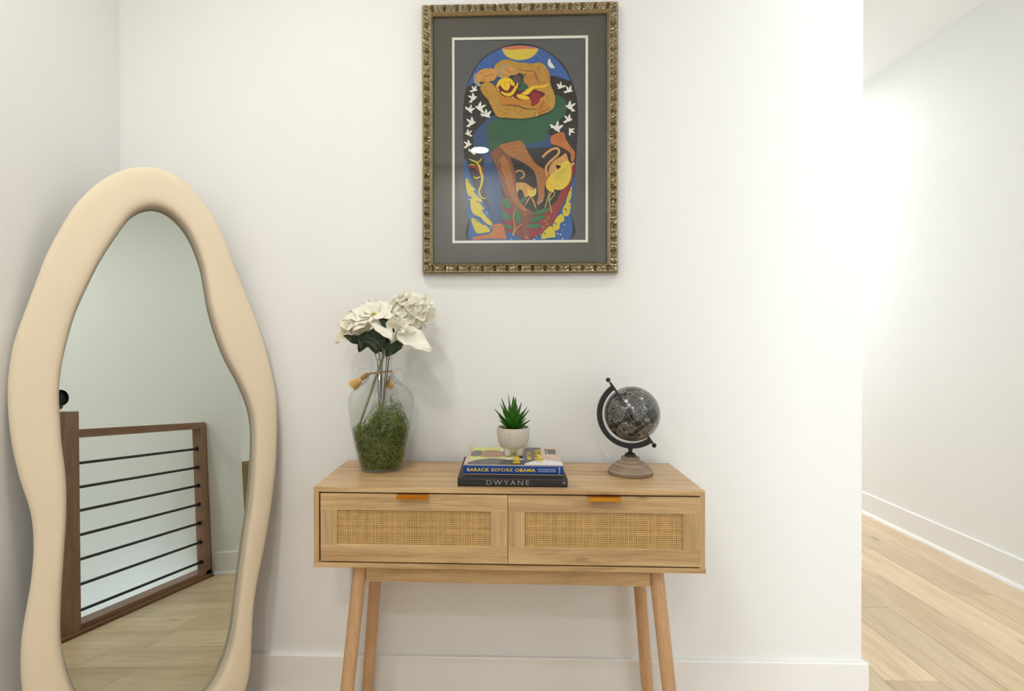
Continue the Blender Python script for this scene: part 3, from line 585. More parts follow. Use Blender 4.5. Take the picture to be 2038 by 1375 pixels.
# moss filling
def vr(z):
    for (r0,z0),(r1,z1) in zip(vi[1:],vi[2:]):
        if z0<=z<=z1: return r0+(r1-r0)*(z-z0)/max(1e-6,z1-z0)
    return .05
def mtop(x,y): return .118+.072*math.exp(-(((x-.018)/.052)**2))+.012*sin(x*60+1)-.02*max(0,(abs(x)-.06)/.03)
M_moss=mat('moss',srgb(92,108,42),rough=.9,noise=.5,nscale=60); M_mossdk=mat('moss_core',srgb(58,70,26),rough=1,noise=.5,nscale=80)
rm=random.Random(21); ms=MB()
for _ in range(2300):
    for _t in range(30):
        a=rm.uniform(0,2*pi); z=rm.uniform(.012,.195); rr=(vr(z)-.004)*sqrt(rm.uniform(.55,1)); x,y=rr*cos(a),rr*sin(a)
        if z<mtop(x,y)+.004: break
    else: continue
    p=Vector((x,y,z)); d=Vector((rm.uniform(-1,1),rm.uniform(-1,1),rm.uniform(-1,1))).normalized(); pts=[]
    cur=Vector((rm.uniform(-1,1),rm.uniform(-1,1),rm.uniform(-1,1)))*.8
    for k in range(9):
        pts.append(p.copy()); d=(d+cur.cross(d)*.55+Vector((rm.uniform(-1,1),rm.uniform(-1,1),rm.uniform(-1,1)))*.35).normalized(); p=p+d*.0046
        lim=vr(max(.01,min(.24,p.z)))-.0012; h=hypot(p.x,p.y)
        if h>lim: p.x*=lim/h; p.y*=lim/h
        p.z=max(.0085,min(p.z,mtop(p.x,p.y)+.014))
    ms.tube(pts,.00062,3,m=rm.randrange(2),caps=False)
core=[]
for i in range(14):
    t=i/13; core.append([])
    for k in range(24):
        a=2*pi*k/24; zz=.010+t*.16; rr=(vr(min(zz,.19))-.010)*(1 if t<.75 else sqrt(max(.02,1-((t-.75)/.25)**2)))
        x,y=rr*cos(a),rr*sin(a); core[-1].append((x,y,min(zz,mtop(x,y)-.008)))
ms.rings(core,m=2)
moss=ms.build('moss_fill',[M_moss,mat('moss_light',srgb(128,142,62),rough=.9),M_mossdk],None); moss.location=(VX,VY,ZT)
tag(moss,'tangled green moss filling the bottom of the glass vase','moss',None,'stuff')
# bouquet, in units of the sketch: x right, y down from the vase top
def bq(x,y,d=0): return Vector(((660+x/9.264-757)*VS, d, (939.7-(575+y/9.264))*VS))
def silk(name,c,c2):
    m=bpy.data.materials.new(name); m.use_nodes=True; nt=m.node_tree; nt.nodes.clear(); L=nt.links.new
    tc=N(nt,'ShaderNodeTexCoord'); nz=N(nt,'ShaderNodeTexNoise'); nz.inputs['Scale'].default_value=260; nz.inputs['Detail'].default_value=3; L(tc.outputs['Object'],nz.inputs['Vector'])
    mx=N(nt,'ShaderNodeMix',data_type='RGBA'); mx.inputs[6].default_value=c2; mx.inputs[7].default_value=c; L(nz.outputs[0],mx.inputs[0])
    bp=N(nt,'ShaderNodeBump'); bp.inputs['Strength'].default_value=.25; bp.inputs['Distance'].default_value=.001; L(nz.outputs[0],bp.inputs['Height'])
    d=N(nt,'ShaderNodeBsdfDiffuse'); t=N(nt,'ShaderNodeBsdfTranslucent'); L(mx.outputs[2],d.inputs[0]); L(mx.outputs[2],t.inputs[0]); L(bp.outputs[0],d.inputs['Normal'])
    ms_=N(nt,'ShaderNodeMixShader'); ms_.inputs[0].default_value=.25; o=N(nt,'ShaderNodeOutputMaterial'); L(d.outputs[0],ms_.inputs[1]); L(t.outputs[0],ms_.inputs[2]); L(ms_.outputs[0],o.inputs[0]); return m
M_petal=silk('silk_petal_white',srgb(255,253,244),srgb(250,246,230))
M_petal2=silk('silk_petal_cream',srgb(252,247,230),srgb(244,237,212))
M_leafd=mat('silk_leaf_dark',srgb(26,46,20),rough=.45,noise=.3,nscale=50)
M_vein=mat('leaf_vein',srgb(70,92,48),rough=.5); M_stemg=mat('green_stem',srgb(122,134,88),rough=.6,noise=.12,nscale=60); M_wire=mat('grey_wire_stem',srgb(92,86,72),rough=.6)
M_yel=mat('flower_centre',srgb(206,196,110),rough=.7)
def petal(name,base,tip,width,nrm,mt,parent,curl=.2,cup=.25,serr=0,shape=1.0):
    b,t=Vector(base),Vector(tip); ax=t-b; L=ax.length; d=ax/L; n=Vector(nrm); n=(n-d*n.dot(d)).normalized(); sd=d.cross(n)
    K=20; J=8; mb=MB(); g=[]; px_=(base[0]+tip[0]*3+tip[2]*7)*40
    for k in range(K+1):
        u=k/K; wd=width*.5*(max(.0,sin(pi*min(1,u**.78*.985+.012)))**(.9*shape)) ; wd=max(wd,width*.018)
        wd*=1+.05*sin(u*21+px_)
        row=[]
        for j in range(J+1):
            v=2*j/J-1; off=n*(cup*width*.5*(v*v)*sin(pi*u)-curl*L*u*u+.010*width*cos(u*25+abs(v)*9)*0)
            off+=n*(.07*width*sin(9*u+3*v+px_)+.035*width*abs(v)*sin(23*u+px_*3)); crease=-n*(.03*width*(1-abs(v)))
            row.append(b+d*(L*u)+sd*(wd*v)+off+crease)
        g.append(row)
    W_=J+1
    mb.add([p for row in g for p in row],[(k*W_+j,k*W_+j+1,(k+1)*W_+j+1,(k+1)*W_+j) for k in range(K) for j in range(J)])
    o=mb.build(name,mt,parent,True)
    md=o.modifiers.new('thick','SOLIDIFY'); md.thickness=.0006; md.offset=0
    if name=='leaf' and width>.03:
        vb=MB(); mid=J//2; lift=(n if n.y<0 else -n)*.0007
        vb.tube([row[mid]+lift for row in g[:-1]],.0006,5)
        for k in range(3,K-3,3):
            for sg in (-1,1): vb.tube([g[k][mid]+lift,g[min(K,k+1)][mid+sg*2]+lift,g[min(K,k+2)][mid+sg*4 if abs(sg*4)<=mid else mid]+lift],.00035,4)
        vb.build('vein',M_vein,o,True)
    return o
def stem(name,pts,r,mt,parent): return MB().tube(spline([Vector(p) for p in pts],5,False),r,8).build(name,mt,parent,True)
# main poinsettia: thick leaning green stem
f1=thing('poinsettia_stem','large white silk poinsettia on a thick green stem in the vase','flower',(VX,VY,ZT),0,'silk flowers in the glass vase')
stem('stem',[(-.068,-.006,.118),(-.050,-.006,.168),(-.030,-.004,.225),(-.010,-.002,.285),(.006,-.004,.330),(.004,-.020,.385),(-.005,-.035,.440)],.0037,M_stemg,f1)
C1=bq(840,545,-.052)
for (x,y,d,wd,nr,cu,cp) in ((500,790,-.088,250,(-.2,-.7,.7),.12,.3),(1215,930,-.098,250,(.2,-.8,.6),.18,.3),(350,770,-.070,200,(-.3,-.6,.7),.1,.25),(250,610,-.050,210,(-.1,-.6,.8),.05,.25),(390,450,-.030,190,(0,-.7,.7),-.05,.2),(700,290,-.020,220,(.1,-.8,.5),-.1,.25),(1150,330,-.025,250,(.1,-.85,.5),-.05,.25),(1230,560,-.075,200,(.2,-.7,.7),.1,.2),(560,330,.005,220,(0,-.8,.5),-.05,.2)):
    petal('petal',C1,bq(x,y,d),wd/9.264*VS*1.42,nr,M_petal,f1,cu,cp)
for k in range(7):
    a=k*.9; MB().sphere(C1+Vector((.006*cos(a),-.006,.006*sin(a))),.0034,10,7).build('bud',M_yel,f1,True)
for (x0,y0,x1,y1,d0,d1,wd) in ((860,780,880,1240,-.055,-.062,440),(700,840,560,1215,-.04,-.05,250),):
    petal('leaf',bq(x0,y0,d0),bq(x1,y1,d1),wd/9.264*VS*.95,(0,-1,.15),M_leafd,f1,.04,-.15)
# second poinsettia at the right
f2=thing('poinsettia_stem','drooping white silk poinsettia low on the bouquet beside the hydrangea','flower',(VX,VY,ZT),0,'silk flowers in the glass vase')
stem('stem',[(.000,.004,.125),(.004,.004,.20),(.012,.004,.28),(.018,-.004,.340),(.030,-.030,.380),(.050,-.048,.405)],.0014,M_wire,f2)
C2=bq(1265,830,-.060)
for (x,y,d,wd,nr,cu,cp) in ((1905,1175,-.070,330,(.25,-.75,.6),.02,.2),(1545,660,-.085,210,(.2,-.8,.5),.0,.3),(1230,560,-.095,260,(-.1,-.9,.35),-.05,.25),(1330,560,-.06,220,(.1,-.9,.3),-.1,.3),(1290,1170,-.030,250,(.2,-.9,.2),.05,.2),(1640,820,-.045,220,(.1,-.6,.8),.05,.2),(1480,1010,-.02,260,(.1,-.8,.5),.05,.2)):
    petal('petal',C2,bq(x,y,d),wd/9.264*VS*1.28,nr,M_petal,f2,cu,cp)
petal('leaf',bq(960,600,-.065),bq(1240,850,-.070),150/9.264*VS,(.3,-.9,.2),M_leafd,f2,.02,.1)
petal('leaf',bq(1300,860,-.045),bq(1060,1300,-.055),330/9.264*VS,(.3,-.9,.1),M_leafd,f2,.05,-.2)
stem('stamen',[bq(1270,790,-.075),bq(1240,900,-.085),bq(1215,985,-.088)],.0010,M_petal2,f2)
# third poinsettia, left and further back
f3=thing('poinsettia_stem','pale silk poinsettia spreading at the outer edge toward the mirror','flower',(VX,VY,ZT),0,'silk flowers in the glass vase')
stem('stem',[(-.008,.008,.125),(-.006,.008,.20),(-.002,.006,.28),(-.008,.002,.340),(-.030,-.008,.380),(-.045,-.012,.405)],.0014,M_wire,f3)
C3=bq(560,640,-.012)
for (x,y,d,wd,nr,cu,cp) in ((45,1030,-.010,300,(-.2,-.8,.5),.05,.15),(120,720,-.02,260,(-.2,-.8,.5),.0,.2),(290,480,.0,240,(0,-.8,.5),-.05,.2),(420,1030,-.030,280,(-.1,-.9,.2),.05,.15),(600,960,-.03,240,(0,-.9,.2),.05,.2),(230,900,-.02,260,(-.1,-.85,.4),.05,.2)):
    petal('petal',C3,bq(x,y,d),wd/9.264*VS*1.45,nr,M_petal2,f3,cu,cp)
petal('leaf',bq(640,1060,-.030),bq(270,908,-.040),190/9.264*VS,(0,-.8,.6),M_leafd,f3,.05,.2)
petal('leaf',bq(690,860,-.035),bq(540,1180,-.045),190/9.264*VS,(-.5,-.8,.1),M_leafd,f3,.03,.2)
petal('leaf',bq(880,900,.005),bq(900,1220,.0),420/9.264*VS,(0,-1,.1),M_leafd,f3,.03,.2)
# hydrangea head
f4=thing('hydrangea_stem','round white silk hydrangea head at the top of the bouquet','flower',(VX,VY,ZT),0,'silk flowers in the glass vase')
stem('stem',[(.006,.000,.125),(.008,.000,.20),(.018,.002,.28),(.024,.004,.335),(.036,.010,.40),(.055,.012,.445)],.0014,M_wire,f4)
C4=bq(1450,470,.006); RH=.054
fl=MB(); K=8
for q_ in range(4):
    a=q_*pi/2+.3; g=[]
    for k in range(6):
        u=k/5; wd=.0105*sin(pi*min(1,u*.88+.08))**.8
        g.append([Vector((u*.0185*cos(a)-v*wd*sin(a), u*.0185*sin(a)+v*wd*cos(a), .004*u+.0035*v*v-.003*sin(u*3))) for v in (-1,-.4,.4,1)])
    for k in range(5):
        for j in range(3): fl.add([g[k][j],g[k][j+1],g[k+1][j+1],g[k+1][j]],[(0,1,2,3)])
fl.sphere((0,0,.002),.0022,8,6)
proto=None; rh=random.Random(4); NF=58
MB().sphere(C4,RH*.80,18,12,sc=(1,.8,.85)).build('flower_core',mat('hydrangea_core',srgb(206,200,150),rough=.9),f4,True)
for i in range(NF):
    zz=1-2*(i+.5)/NF; th=i*2.39996; rr=sqrt(1-zz*zz); nrm=Vector((rr*cos(th),rr*sin(th),zz))
    if nrm.z<-.75: continue
    pos=C4+Vector((nrm.x*RH*1.02,nrm.y*RH*.85,nrm.z*RH*.86))
    if proto is None: proto=fl.build('floret',M_petal,f4,True); bmf=bmesh.new(); bmf.from_mesh(proto.data); bmesh.ops.remove_doubles(bmf,verts=bmf.verts,dist=1e-5); bmesh.ops.recalc_face_normals(bmf,faces=bmf.faces[:]); bmf.to_mesh(proto.data); bmf.free(); o=proto
    else: o=dup(proto,f4)
    o.location=pos; o.rotation_mode='QUATERNION'
    tilt=(nrm+Vector((rh.uniform(-.4,.4),rh.uniform(-.4,.4),rh.uniform(-.4,.4)))).normalized()
    o.rotation_quaternion=tilt.to_track_quat('Z','Y') @ Matrix.Rotation(rh.uniform(0,6),3,'Z').to_quaternion(); s_=rh.uniform(1.1,1.5); o.scale=(s_,s_,s_)
# side twigs with buds of the grey stems
for i,(x,tw) in enumerate(((-.012,((-.020,.352),(-.004,.350))),(.002,((.010,.356),)),(.020,((.030,.350),(.014,.352))))):
    t=thing('wire_twig',('thin grey wire twig nearest the leaning green stem in the vase','thin grey wire twig in the middle of the vase neck','thin grey wire twig by the vase handle facing the books')[i],'twig',(VX,VY,ZT),0,'wire twigs in the vase')
    stem('stem',[(x*.4-.004,.010,.125),(x*.6-.003,.010,.22),(x,.008,.32)],.0012,M_wire,t)
    for a,z in tw: stem('branch',[(x,.008,.318),((x+a)/2+(a-x)*.3,.007,.332),(a,.004,z)],.0009,M_wire,t)
# raffia twine with tassels round the neck
M_raf=mat('raffia',srgb(226,186,112),rough=.8,noise=.2,nscale=90); M_twine=mat('jute_twine',srgb(176,136,92),rough=.9,noise=.25,nscale=200,bump=.4,bscale=900)
tas=thing('raffia_tassel_cord','jute cord with straw tassels tied round the vase neck','tassel',(VX,VY,ZT))
pts=[(.0345*cos(a),.0345*sin(a),.284+.003*cos(a)) for a in [2*pi*k/28 for k in range(28)]]
MB().tube(pts,.0016,6,closed=True).build('cord',M_twine,tas,True)
for sgn,hp,tp in ((-1,Vector((-.036,-.012,.281)),Vector((-.083,-.016,.245))),(1,Vector((.026,.024,.276)),Vector((.016,.034,.238)))):
    d=(tp-hp); L=d.length; d.normalize()
    MB().tube([hp,hp+d*L*.2,hp+d*L*.42],[.0045,.0075,.0060],10).build('knot',M_twine,tas,True)
    tb=MB(); rt=random.Random(9+sgn); a0=d.orthogonal().normalized(); b0=d.cross(a0)
    for _ in range(240):
        an=rt.uniform(0,6.283); ra=sqrt(rt.random()); o1=a0*cos(an)*ra+b0*sin(an)*ra; l=rt.uniform(.85,1.06)
        p0=hp+d*L*.38+o1*.0045; p1=hp+d*L*.7*l+o1*.0105; p2=hp+d*L*1.02*l+o1*.0165+Vector((rt.uniform(-1,1),rt.uniform(-1,1),rt.uniform(-1,1)))*.0012
        tb.tube([p0,p1,p2],.00052,3,caps=False)
    tag(tb.build('straw_fringe',M_raf,tas),kind='stuff')

# ------------------------------------------------------------------ books
def text_mesh(name,txt,size,mt,parent,loc,rot,bold=0,space=1.0,width=None,ext=.00012):
    cu=bpy.data.curves.new(name,'FONT'); cu.body=txt; cu.size=size; cu.extrude=ext; cu.offset=bold*size; cu.space_character=space; cu.align_x='LEFT'; cu.resolution_u=3
    ob=bpy.data.objects.new('tmp_text',cu); COL.objects.link(ob); dg=bpy.context.evaluated_depsgraph_get()
    me=bpy.data.meshes.new_from_object(ob.evaluated_get(dg)); bpy.data.objects.remove(ob,do_unlink=True)
    if width:
        xs=[v.co.x for v in me.vertices]; k=width/(max(xs)-min(xs)); x0=min(xs)
        for v in me.vertices: v.co.x=(v.co.x-x0)*k
    me.materials.clear(); me.materials.append(mt)
    o=bpy.data.objects.new(name,me); COL.objects.link(o); o.parent=parent; o.location=loc; o.rotation_euler=rot; return o
M_pages=mat('page_block',srgb(236,230,216),rough=.8,noise=.06,nscale=300,stretch=(1,1,60))
def book(name,label,loc,rz,L,Dp,H,cover,spine):
    b=thing(name,label,'book',loc,rz)
    c=.0025
    MB().box(0,L,0,Dp,0,c,b=.0006).build('back_cover',cover,b); fc=MB().box(0,L,0,Dp,H-c,H,b=.0006).build('front_cover',cover,b)
    sp=[(.004,0)]+[(.004-.0055*sin(pi*k/8)**.6 if 0<k<8 else .004, H*k/8) for k in range(9)][1:]
    MB().rings([[(x,.004,0.0)]+[(x,max(-.0008,y-.0022),z) for y,z in sp]+[(x,.004,H)] for x in (0,L)]).build('spine',spine,b,True,50)
    MB().box(.004,L-.004,.004,Dp-.004,c,H-c).build('page_block',M_pages,b)
    return b,fc
M_bk=mat('black_cloth_cover',srgb(36,34,33),rough=.5,noise=.15,nscale=200)
M_blue=mat('blue_dust_jacket',srgb(14,62,134),rough=.3,spec=.5); M_jacket=mat('photo_jacket_beige',srgb(196,170,148),rough=.25,spec=.5,noise=.15,nscale=20)
M_yt=mat('yellow_lettering',srgb(244,208,30),rough=.4); M_wt=mat('pale_lettering',srgb(226,226,222),rough=.4); M_sv=mat('silver_lettering',srgb(178,176,172),rough=.35,metal=.3)
b1,_=book('hardcover_book','black hardcover book under the blue one on the console',(-.1215,-.3015,ZT+.0004),-.014,.2845,.245,.0222,M_bk,M_bk)
RX=(radians(90),0,0)
text_mesh('title_lettering','DWYANE',.0190,M_sv,b1,(.0755,-.0009,.0044),RX,-.014,1.35,.110)
text_mesh('publisher_mark','4',.0085,M_sv,b1,(.2715,-.0009,.0085),RX,0,1,.0045); MB().box(.2765,.2772,-.0011,-.0008,.0085,.0150).box(.2783,.2788,-.0011,-.0008,.0085,.0135).build('publisher_mark',M_sv,b1)
H2=.0268
b2,fc=book('hardcover_book','blue spined photo book with yellow lettering carrying the plant pot',(-.1080,-.2680,ZT+.0230),-.030,.2640,.2230,H2,M_jacket,M_blue)
text_mesh('title_lettering','BARACK',.0122,M_yt,b2,(.0095,-.0009,.0088),RX,.016,1.05,.0590)
text_mesh('title_lettering','BEFORE',.0122,M_yt,b2,(.0745,-.0009,.0088),RX,-.004,1.05,.0560)
text_mesh('title_lettering','OBAMA',.0122,M_yt,b2,(.1370,-.0009,.0088),RX,.016,1.05,.0535)
text_mesh('author_lettering','PHOTOGRAPHS',.0040,M_wt,b2,(.1985,-.0009,.0142),RX,0,1.1,.0450)
text_mesh('author_lettering','BY',.0040,M_wt,b2,(.1985,-.0009,.0090),RX,0,1.1,.0070); text_mesh('author_lettering','DAVID KATZ',.0040,M_wt,b2,(.2075,-.0009,.0090),RX,.012,1.1,.0360)
pm=MB(); 
for k in range(4): pm.tube([(.2535,-.0009,.0060+k*.0044),(.2535,-.0012,.0060+k*.0044)],.0014 if k<3 else .0018,10)
pm.build('publisher_mark',M_wt,b2)
# printed jacket picture: flat colour shapes on the front cover
jk=MB(); JM=[mat('jacket_'+n,srgb(*c),rough=.25,spec=.5,noise=nz,nscale=60) for n,c,nz in (('lime',(208,212,110),.08),('suit',(58,56,58),.1),('skin',(164,112,84),.25),('shirt',(226,222,230),.05),('hair',(84,78,76),.2),('blush',(206,180,160),.1),('stripe',(112,110,150),.1))]
JL=[0]
def J(mi,pts,sm=True):
    JL[0]+=1; z=H2+.00004*JL[0]+.00005; pts=[Vector(p) for p in pts]
    if sm: pts=spline(pts,5)
    pts=[(min(.2638,max(.0002,p[0])),min(.2228,max(.0004,p[1]))) for p in pts]
    jk.add([(a,b,z) for a,b in pts],[tuple(range(len(pts)))],mi)
J(0,[(.012,.06),(.012,.222),(.26,.222),(.26,.06)],False); J(5,[(.2,.0),(.2,.222),(.264,.222),(.264,.0)],False)
J(1,[(.018,.001),(.03,.05),(.08,.075),(.12,.06),(.15,.10),(.17,.222),(.215,.222),(.2,.10),(.215,.06),(.18,.02),(.165,.001)])
J(2,[(.024,.12),(.035,.165),(.07,.18),(.10,.165),(.115,.13),(.10,.095),(.06,.085),(.03,.10)]); J(4,[(.010,.12),(.014,.165),(.035,.175),(.042,.14),(.034,.10),(.016,.095)])
J(3,[(.105,.085),(.16,.07),(.148,.05),(.115,.065)]); J(6,[(.13,.062),(.16,.058),(.152,.050),(.133,.054)]); J(3,[(.095,.17),(.118,.165),(.14,.20),(.125,.215),(.1,.20)])
J(3,[(.165,.001),(.18,.035),(.21,.055),(.24,.05),(.262,.03),(.262,.001)]); J(1,[(.225,.13),(.255,.13),(.258,.20),(.225,.20)],False); J(5,[(.215,.10),(.262,.05),(.262,.12),(.23,.13)])
jo=jk.build('jacket_photo',JM,fc)
RU=(0,0,radians(90))
for t,x,y,sz,bo,wd in (('BARACK',.150,.014,.0270,.018,.150),('BEFORE',.1815,.058,.0150,.012,.098),('OBAMA',.2130,.028,.0290,.018,.165)):
    text_mesh('cover_lettering',t,sz,M_yt,fc,(x,y,H2+.0011),RU,bo,1,wd,.00008)
text_mesh('cover_lettering','PHOTOGRAPHS BY DAVID KATZ',.0050,M_wt,fc,(.232,.100,H2+.0011),RU,0,1,.085,.00008)

# ------------------------------------------------------------------ potted succulent
M_pot=mat('textured_stoneware',srgb(206,198,184),rough=.85,noise=.10,nscale=120); M_soil=mat('brown_soil',srgb(96,74,52),rough=1,noise=.5,nscale=150,bump=.8,bscale=300)
PZ=ZT+.0230+H2+.0016
pot=thing('plant_pot','pale stoneware pot on little feet standing on the books','plant pot',(.028,-.150,PZ))
pp=[(.026,.0170),(.0330,.0215),(.0395,.031),(.0435,.043),(.0455,.056),(.0460,.068),(.0460,.0765),(.0455,.0785),(.0428,.0785),(.0420,.073),(.038,.060)]
pf=spline([Vector(p) for p in pp],5,False); rows=[]
NA=168
for i,q in enumerate(pf):
    ring=[]
    for k in range(NA):
        a=2*pi*k/NA; z=q.y; r=q.x
        if .0215<z<.0735 and i<34:
            row=int((z-.0215)/.0088); f=((z-.0215)/.0088)%1; ph=(k/4+.5*(row%2))%1
            g=max(0,1-abs(ph-.5)*3.1)*min(1,f*4,(1-f)*4); r+=.0010-.0024*g
        ring.append((r*cos(a),r*sin(a),z))
    rows.append(ring)
MB().rings([[ (0.001*cos(2*pi*k/NA),.001*sin(2*pi*k/NA),.0165) for k in range(NA)]]+rows).build('bowl',M_pot,pot,True,60)
for a in (45,135,225,315):
    ca,sa=cos(radians(a)),sin(radians(a))
    rs_=[[( (.0235)*ca+r*cos(2*pi*k/16)*1.0,(.0235)*sa+r*sin(2*pi*k/16),z) for k in range(16)] for r,z in ((.0085,0),(.0098,.0015),(.0105,.007),(.0115,.014),(.0125,.024))]
    MB().rings(rs_).build('foot',M_pot,pot,True,60)
so=MB(); rg=random.Random(8)
so.lathe([(.0405,.066),(.0400,.0705),(.02,.0725),(.002,.073)],32)
so.build('soil',M_soil,pot,True)
for k in range(26):
    a=rg.uniform(0,6.28); r=.036*sqrt(rg.random()); s=rg.uniform(.0022,.0042)
    MB().sphere((r*cos(a),r*sin(a),.0725),s,8,6,sc=(1,.8,.6)).build('pebble',mat('pebble_%d'%k,srgb(*rg.choice(((150,128,98),(110,86,60),(178,160,130),(84,66,48)))),rough=.8),pot,True)
M_suc=mat('succulent_green',srgb(44,104,22),rough=.4,noise=.35,nscale=45,spec=.4); M_suc2=mat('succulent_tip',srgb(78,62,40),rough=.5)
suc=thing('succulent_plant','small spiky green succulent growing in the stoneware pot','plant',(.028,-.150,PZ+.070))
def sleaf(tip,wd,cup):
    b=Vector((tip[0]*.10,tip[1]*.10,.004)); t=Vector(tip); d=t-b; L=d.length; d.normalize(); up=Vector((0,0,1)); sd=d.cross(up)
    sd=sd.normalized() if sd.length>.15 else Vector((1,0,0)); n=sd.cross(d).normalized()
    if n.z<0: n=-n
    rs=[]; K=9
    for k in range(K+1):
        u=k/K; w_=wd*.5*(.55+.9*u if u<.4 else .91*(1-((u-.4)/.6)**1.6))+.0003; th=.0016*(1-u)+.0005; c=b+d*L*u-n*(.06*L*sin(pi*u)*(1 if t.z<.05 else .2))
        rs.append([c+sd*w_+n*cup*w_,c+n*th*.4,c-sd*w_+n*cup*w_,c-sd*w_*.5-n*th,c-n*th*1.5,c+sd*w_*.5-n*th])
    o=MB().rings(rs).build('leaf',[M_suc,M_suc2],suc,True,60)
    for pl in o.data.polygons:
        if (pl.center-t).length<.10*L: pl.material_index=1
for (x,z,y,wd) in ((-.054,.062,-.010,.016),(-.037,.077,-.006,.016),(-.034,.090,.010,.014),(-.014,.101,.012,.006),(.001,.098,-.004,.015),(.008,.094,.012,.010),(.024,.081,-.008,.017),(.040,.066,.006,.012),(.046,.061,-.012,.015),(.036,.038,-.018,.011),(.049,.030,-.006,.014),(-.043,.045,-.016,.013),(-.040,.030,-.010,.009),(-.037,.025,.012,.009),(-.038,.010,-.016,.009),(.034,.006,-.020,.008),(-.004,.066,-.034,.019),(.010,.075,-.022,.018),(-.014,.072,-.022,.018),(.018,.050,-.036,.015),(-.020,.044,-.038,.014),(0,.07,.03,.017),(.03,.05,.03,.015),(-.03,.05,.03,.015)):
    sleaf((x,y,z),wd*1.3,.5)

# ------------------------------------------------------------------ desk globe
GX,GY=.360,-.157
glo=thing('desk_globe','small black world globe on a turned wooden base','globe',(GX,GY,ZT))
M_gw=wood('weathered_wood',srgb(160,142,122),srgb(126,106,88),'x',3,rough=.75,knots=False); M_gl=mat('limewash_line',srgb(222,210,192),rough=.9); M_gb=mat('matte_black_iron',srgb(26,26,26),rough=.42)
MB().lathe([(.001,0),(.0605,0),(.0625,.003),(.0625,.0085),(.0610,.0115),(.0600,.0120),(.0585,.0135),(.0500,.0215),(.0430,.0260),(.0415,.0285),(.0405,.0300),(.0330,.0345),(.0280,.0365),(.0265,.0390),(.0262,.0440),(.0245,.0475),(.0190,.0490),(.001,.0490)],48).build('base',M_gw,glo,True,35)
for r,z in ((.0616,.0120),(.0418,.0290),(.0272,.0372)): MB().tube([(r*cos(2*pi*k/48),r*sin(2*pi*k/48),z) for k in range(48)],.00055,5,closed=True).build('limewash_ring',M_gl,glo,True)
MB().lathe([(.0172,.0490),(.0165,.0525),(.0140,.0565),(.0090,.0600),(.0052,.0615),(.0045,.0635),(.0068,.0665),(.0068,.0695),(.0042,.0720),(.0042,.0750),(.001,.0752)],28).build('stem',M_gb,glo,True,50)
GC=Vector((.0045,0,.170)); AX=Vector((-sin(radians(34.9)),0,cos(radians(34.9)))); SIDE=Vector((-cos(radians(34.9)),0,-sin(radians(34.9))))
rs_=[]
for k in range(41):
    a=pi*k/40; d=AX*cos(a)+SIDE*sin(a); ro,ri=.0985,.0845
    rs_.append([GC+d*ro+Vector((0,-.006,0)),GC+d*ro+Vector((0,.006,0)),GC+d*ri+Vector((0,.006,0)),GC+d*ri+Vector((0,-.006,0))])
MB().rings(rs_).build('meridian_arm',M_gb,glo,True,40)
for s,l in ((1,.117),(-1,.110)):
    ax=MB().tube([GC+AX*s*.074,GC+AX*s*.100,GC+AX*s*(l-.008)],[.0032,.0032,.0030],12).build('axle',M_gb,glo,True,40)
    MB().sphere(GC+AX*s*l,.0066,14,10).build('knob',M_gb,ax,True)
m,nt,b=new_mat('black_globe_map'); Ln=nt.links.new
tc=N(nt,'ShaderNodeTexCoord'); sx=N(nt,'ShaderNodeSeparateXYZ'); nv=N(nt,'ShaderNodeVectorMath',operation='NORMALIZE'); Ln(tc.outputs['Object'],nv.inputs[0]); Ln(nv.outputs[0],sx.inputs[0])
def MA(op,a,b_=None,c=None):
    n=N(nt,'ShaderNodeMath',operation=op)
    for i,x in enumerate((a,b_,c)):
        if x is None: continue
        if isinstance(x,(int,float)): n.inputs[i].default_value=x
        else: Ln(x,n.inputs[i])
    return n.outputs[0]
lon=MA('ARCTAN2',sx.outputs[1],sx.outputs[0]); lat=MA('ARCSINE',sx.outputs[2])
def gridline(v,per,wd):
    f=MA('FRACT',MA('DIVIDE',v,per)); d=MA('ABSOLUTE',MA('SUBTRACT',f,.5)); return MA('GREATER_THAN',d,.5-wd)
ln=MA('MAXIMUM',gridline(lon,pi/12,.016),gridline(lat,pi/12,.016))
n1=N(nt,'ShaderNodeTexNoise'); n1.inputs['Scale'].default_value=1.7; n1.inputs['Detail'].default_value=8; n1.inputs['Roughness'].default_value=.55; Ln(nv.outputs[0],n1.inputs['Vector'])
land=MA('GREATER_THAN',n1.outputs[0],.47); coast=MA('LESS_THAN',MA('ABSOLUTE',MA('SUBTRACT',n1.outputs[0],.47)),.005)
cv=N(nt,'ShaderNodeCombineXYZ'); Ln(MA('MULTIPLY',lon,26),cv.inputs[0]); Ln(MA('MULTIPLY',lat,70),cv.inputs[1])
n2=N(nt,'ShaderNodeTexNoise'); n2.inputs['Scale'].default_value=1.3; n2.inputs['Detail'].default_value=3; Ln(cv.outputs[0],n2.inputs['Vector'])
rows_=MA('GREATER_THAN',MA('ABSOLUTE',MA('SUBTRACT',MA('FRACT',MA('MULTIPLY',lat,19)),.5)),.20)
scr=MA('MULTIPLY',MA('MULTIPLY',MA('GREATER_THAN',n2.outputs[0],.52),land),rows_)
vo=N(nt,'ShaderNodeTexVoronoi',feature='DISTANCE_TO_EDGE'); vo.inputs['Scale'].default_value=7; Ln(nv.outputs[0],vo.inputs['Vector'])
bor=MA('MULTIPLY',MA('LESS_THAN',vo.outputs['Distance'],.018),land)
al=MA('MAXIMUM',MA('MAXIMUM',MA('MULTIPLY',ln,.75),MA('MULTIPLY',coast,.9)),MA('MAXIMUM',MA('MULTIPLY',scr,.55),MA('MULTIPLY',bor,.4)))
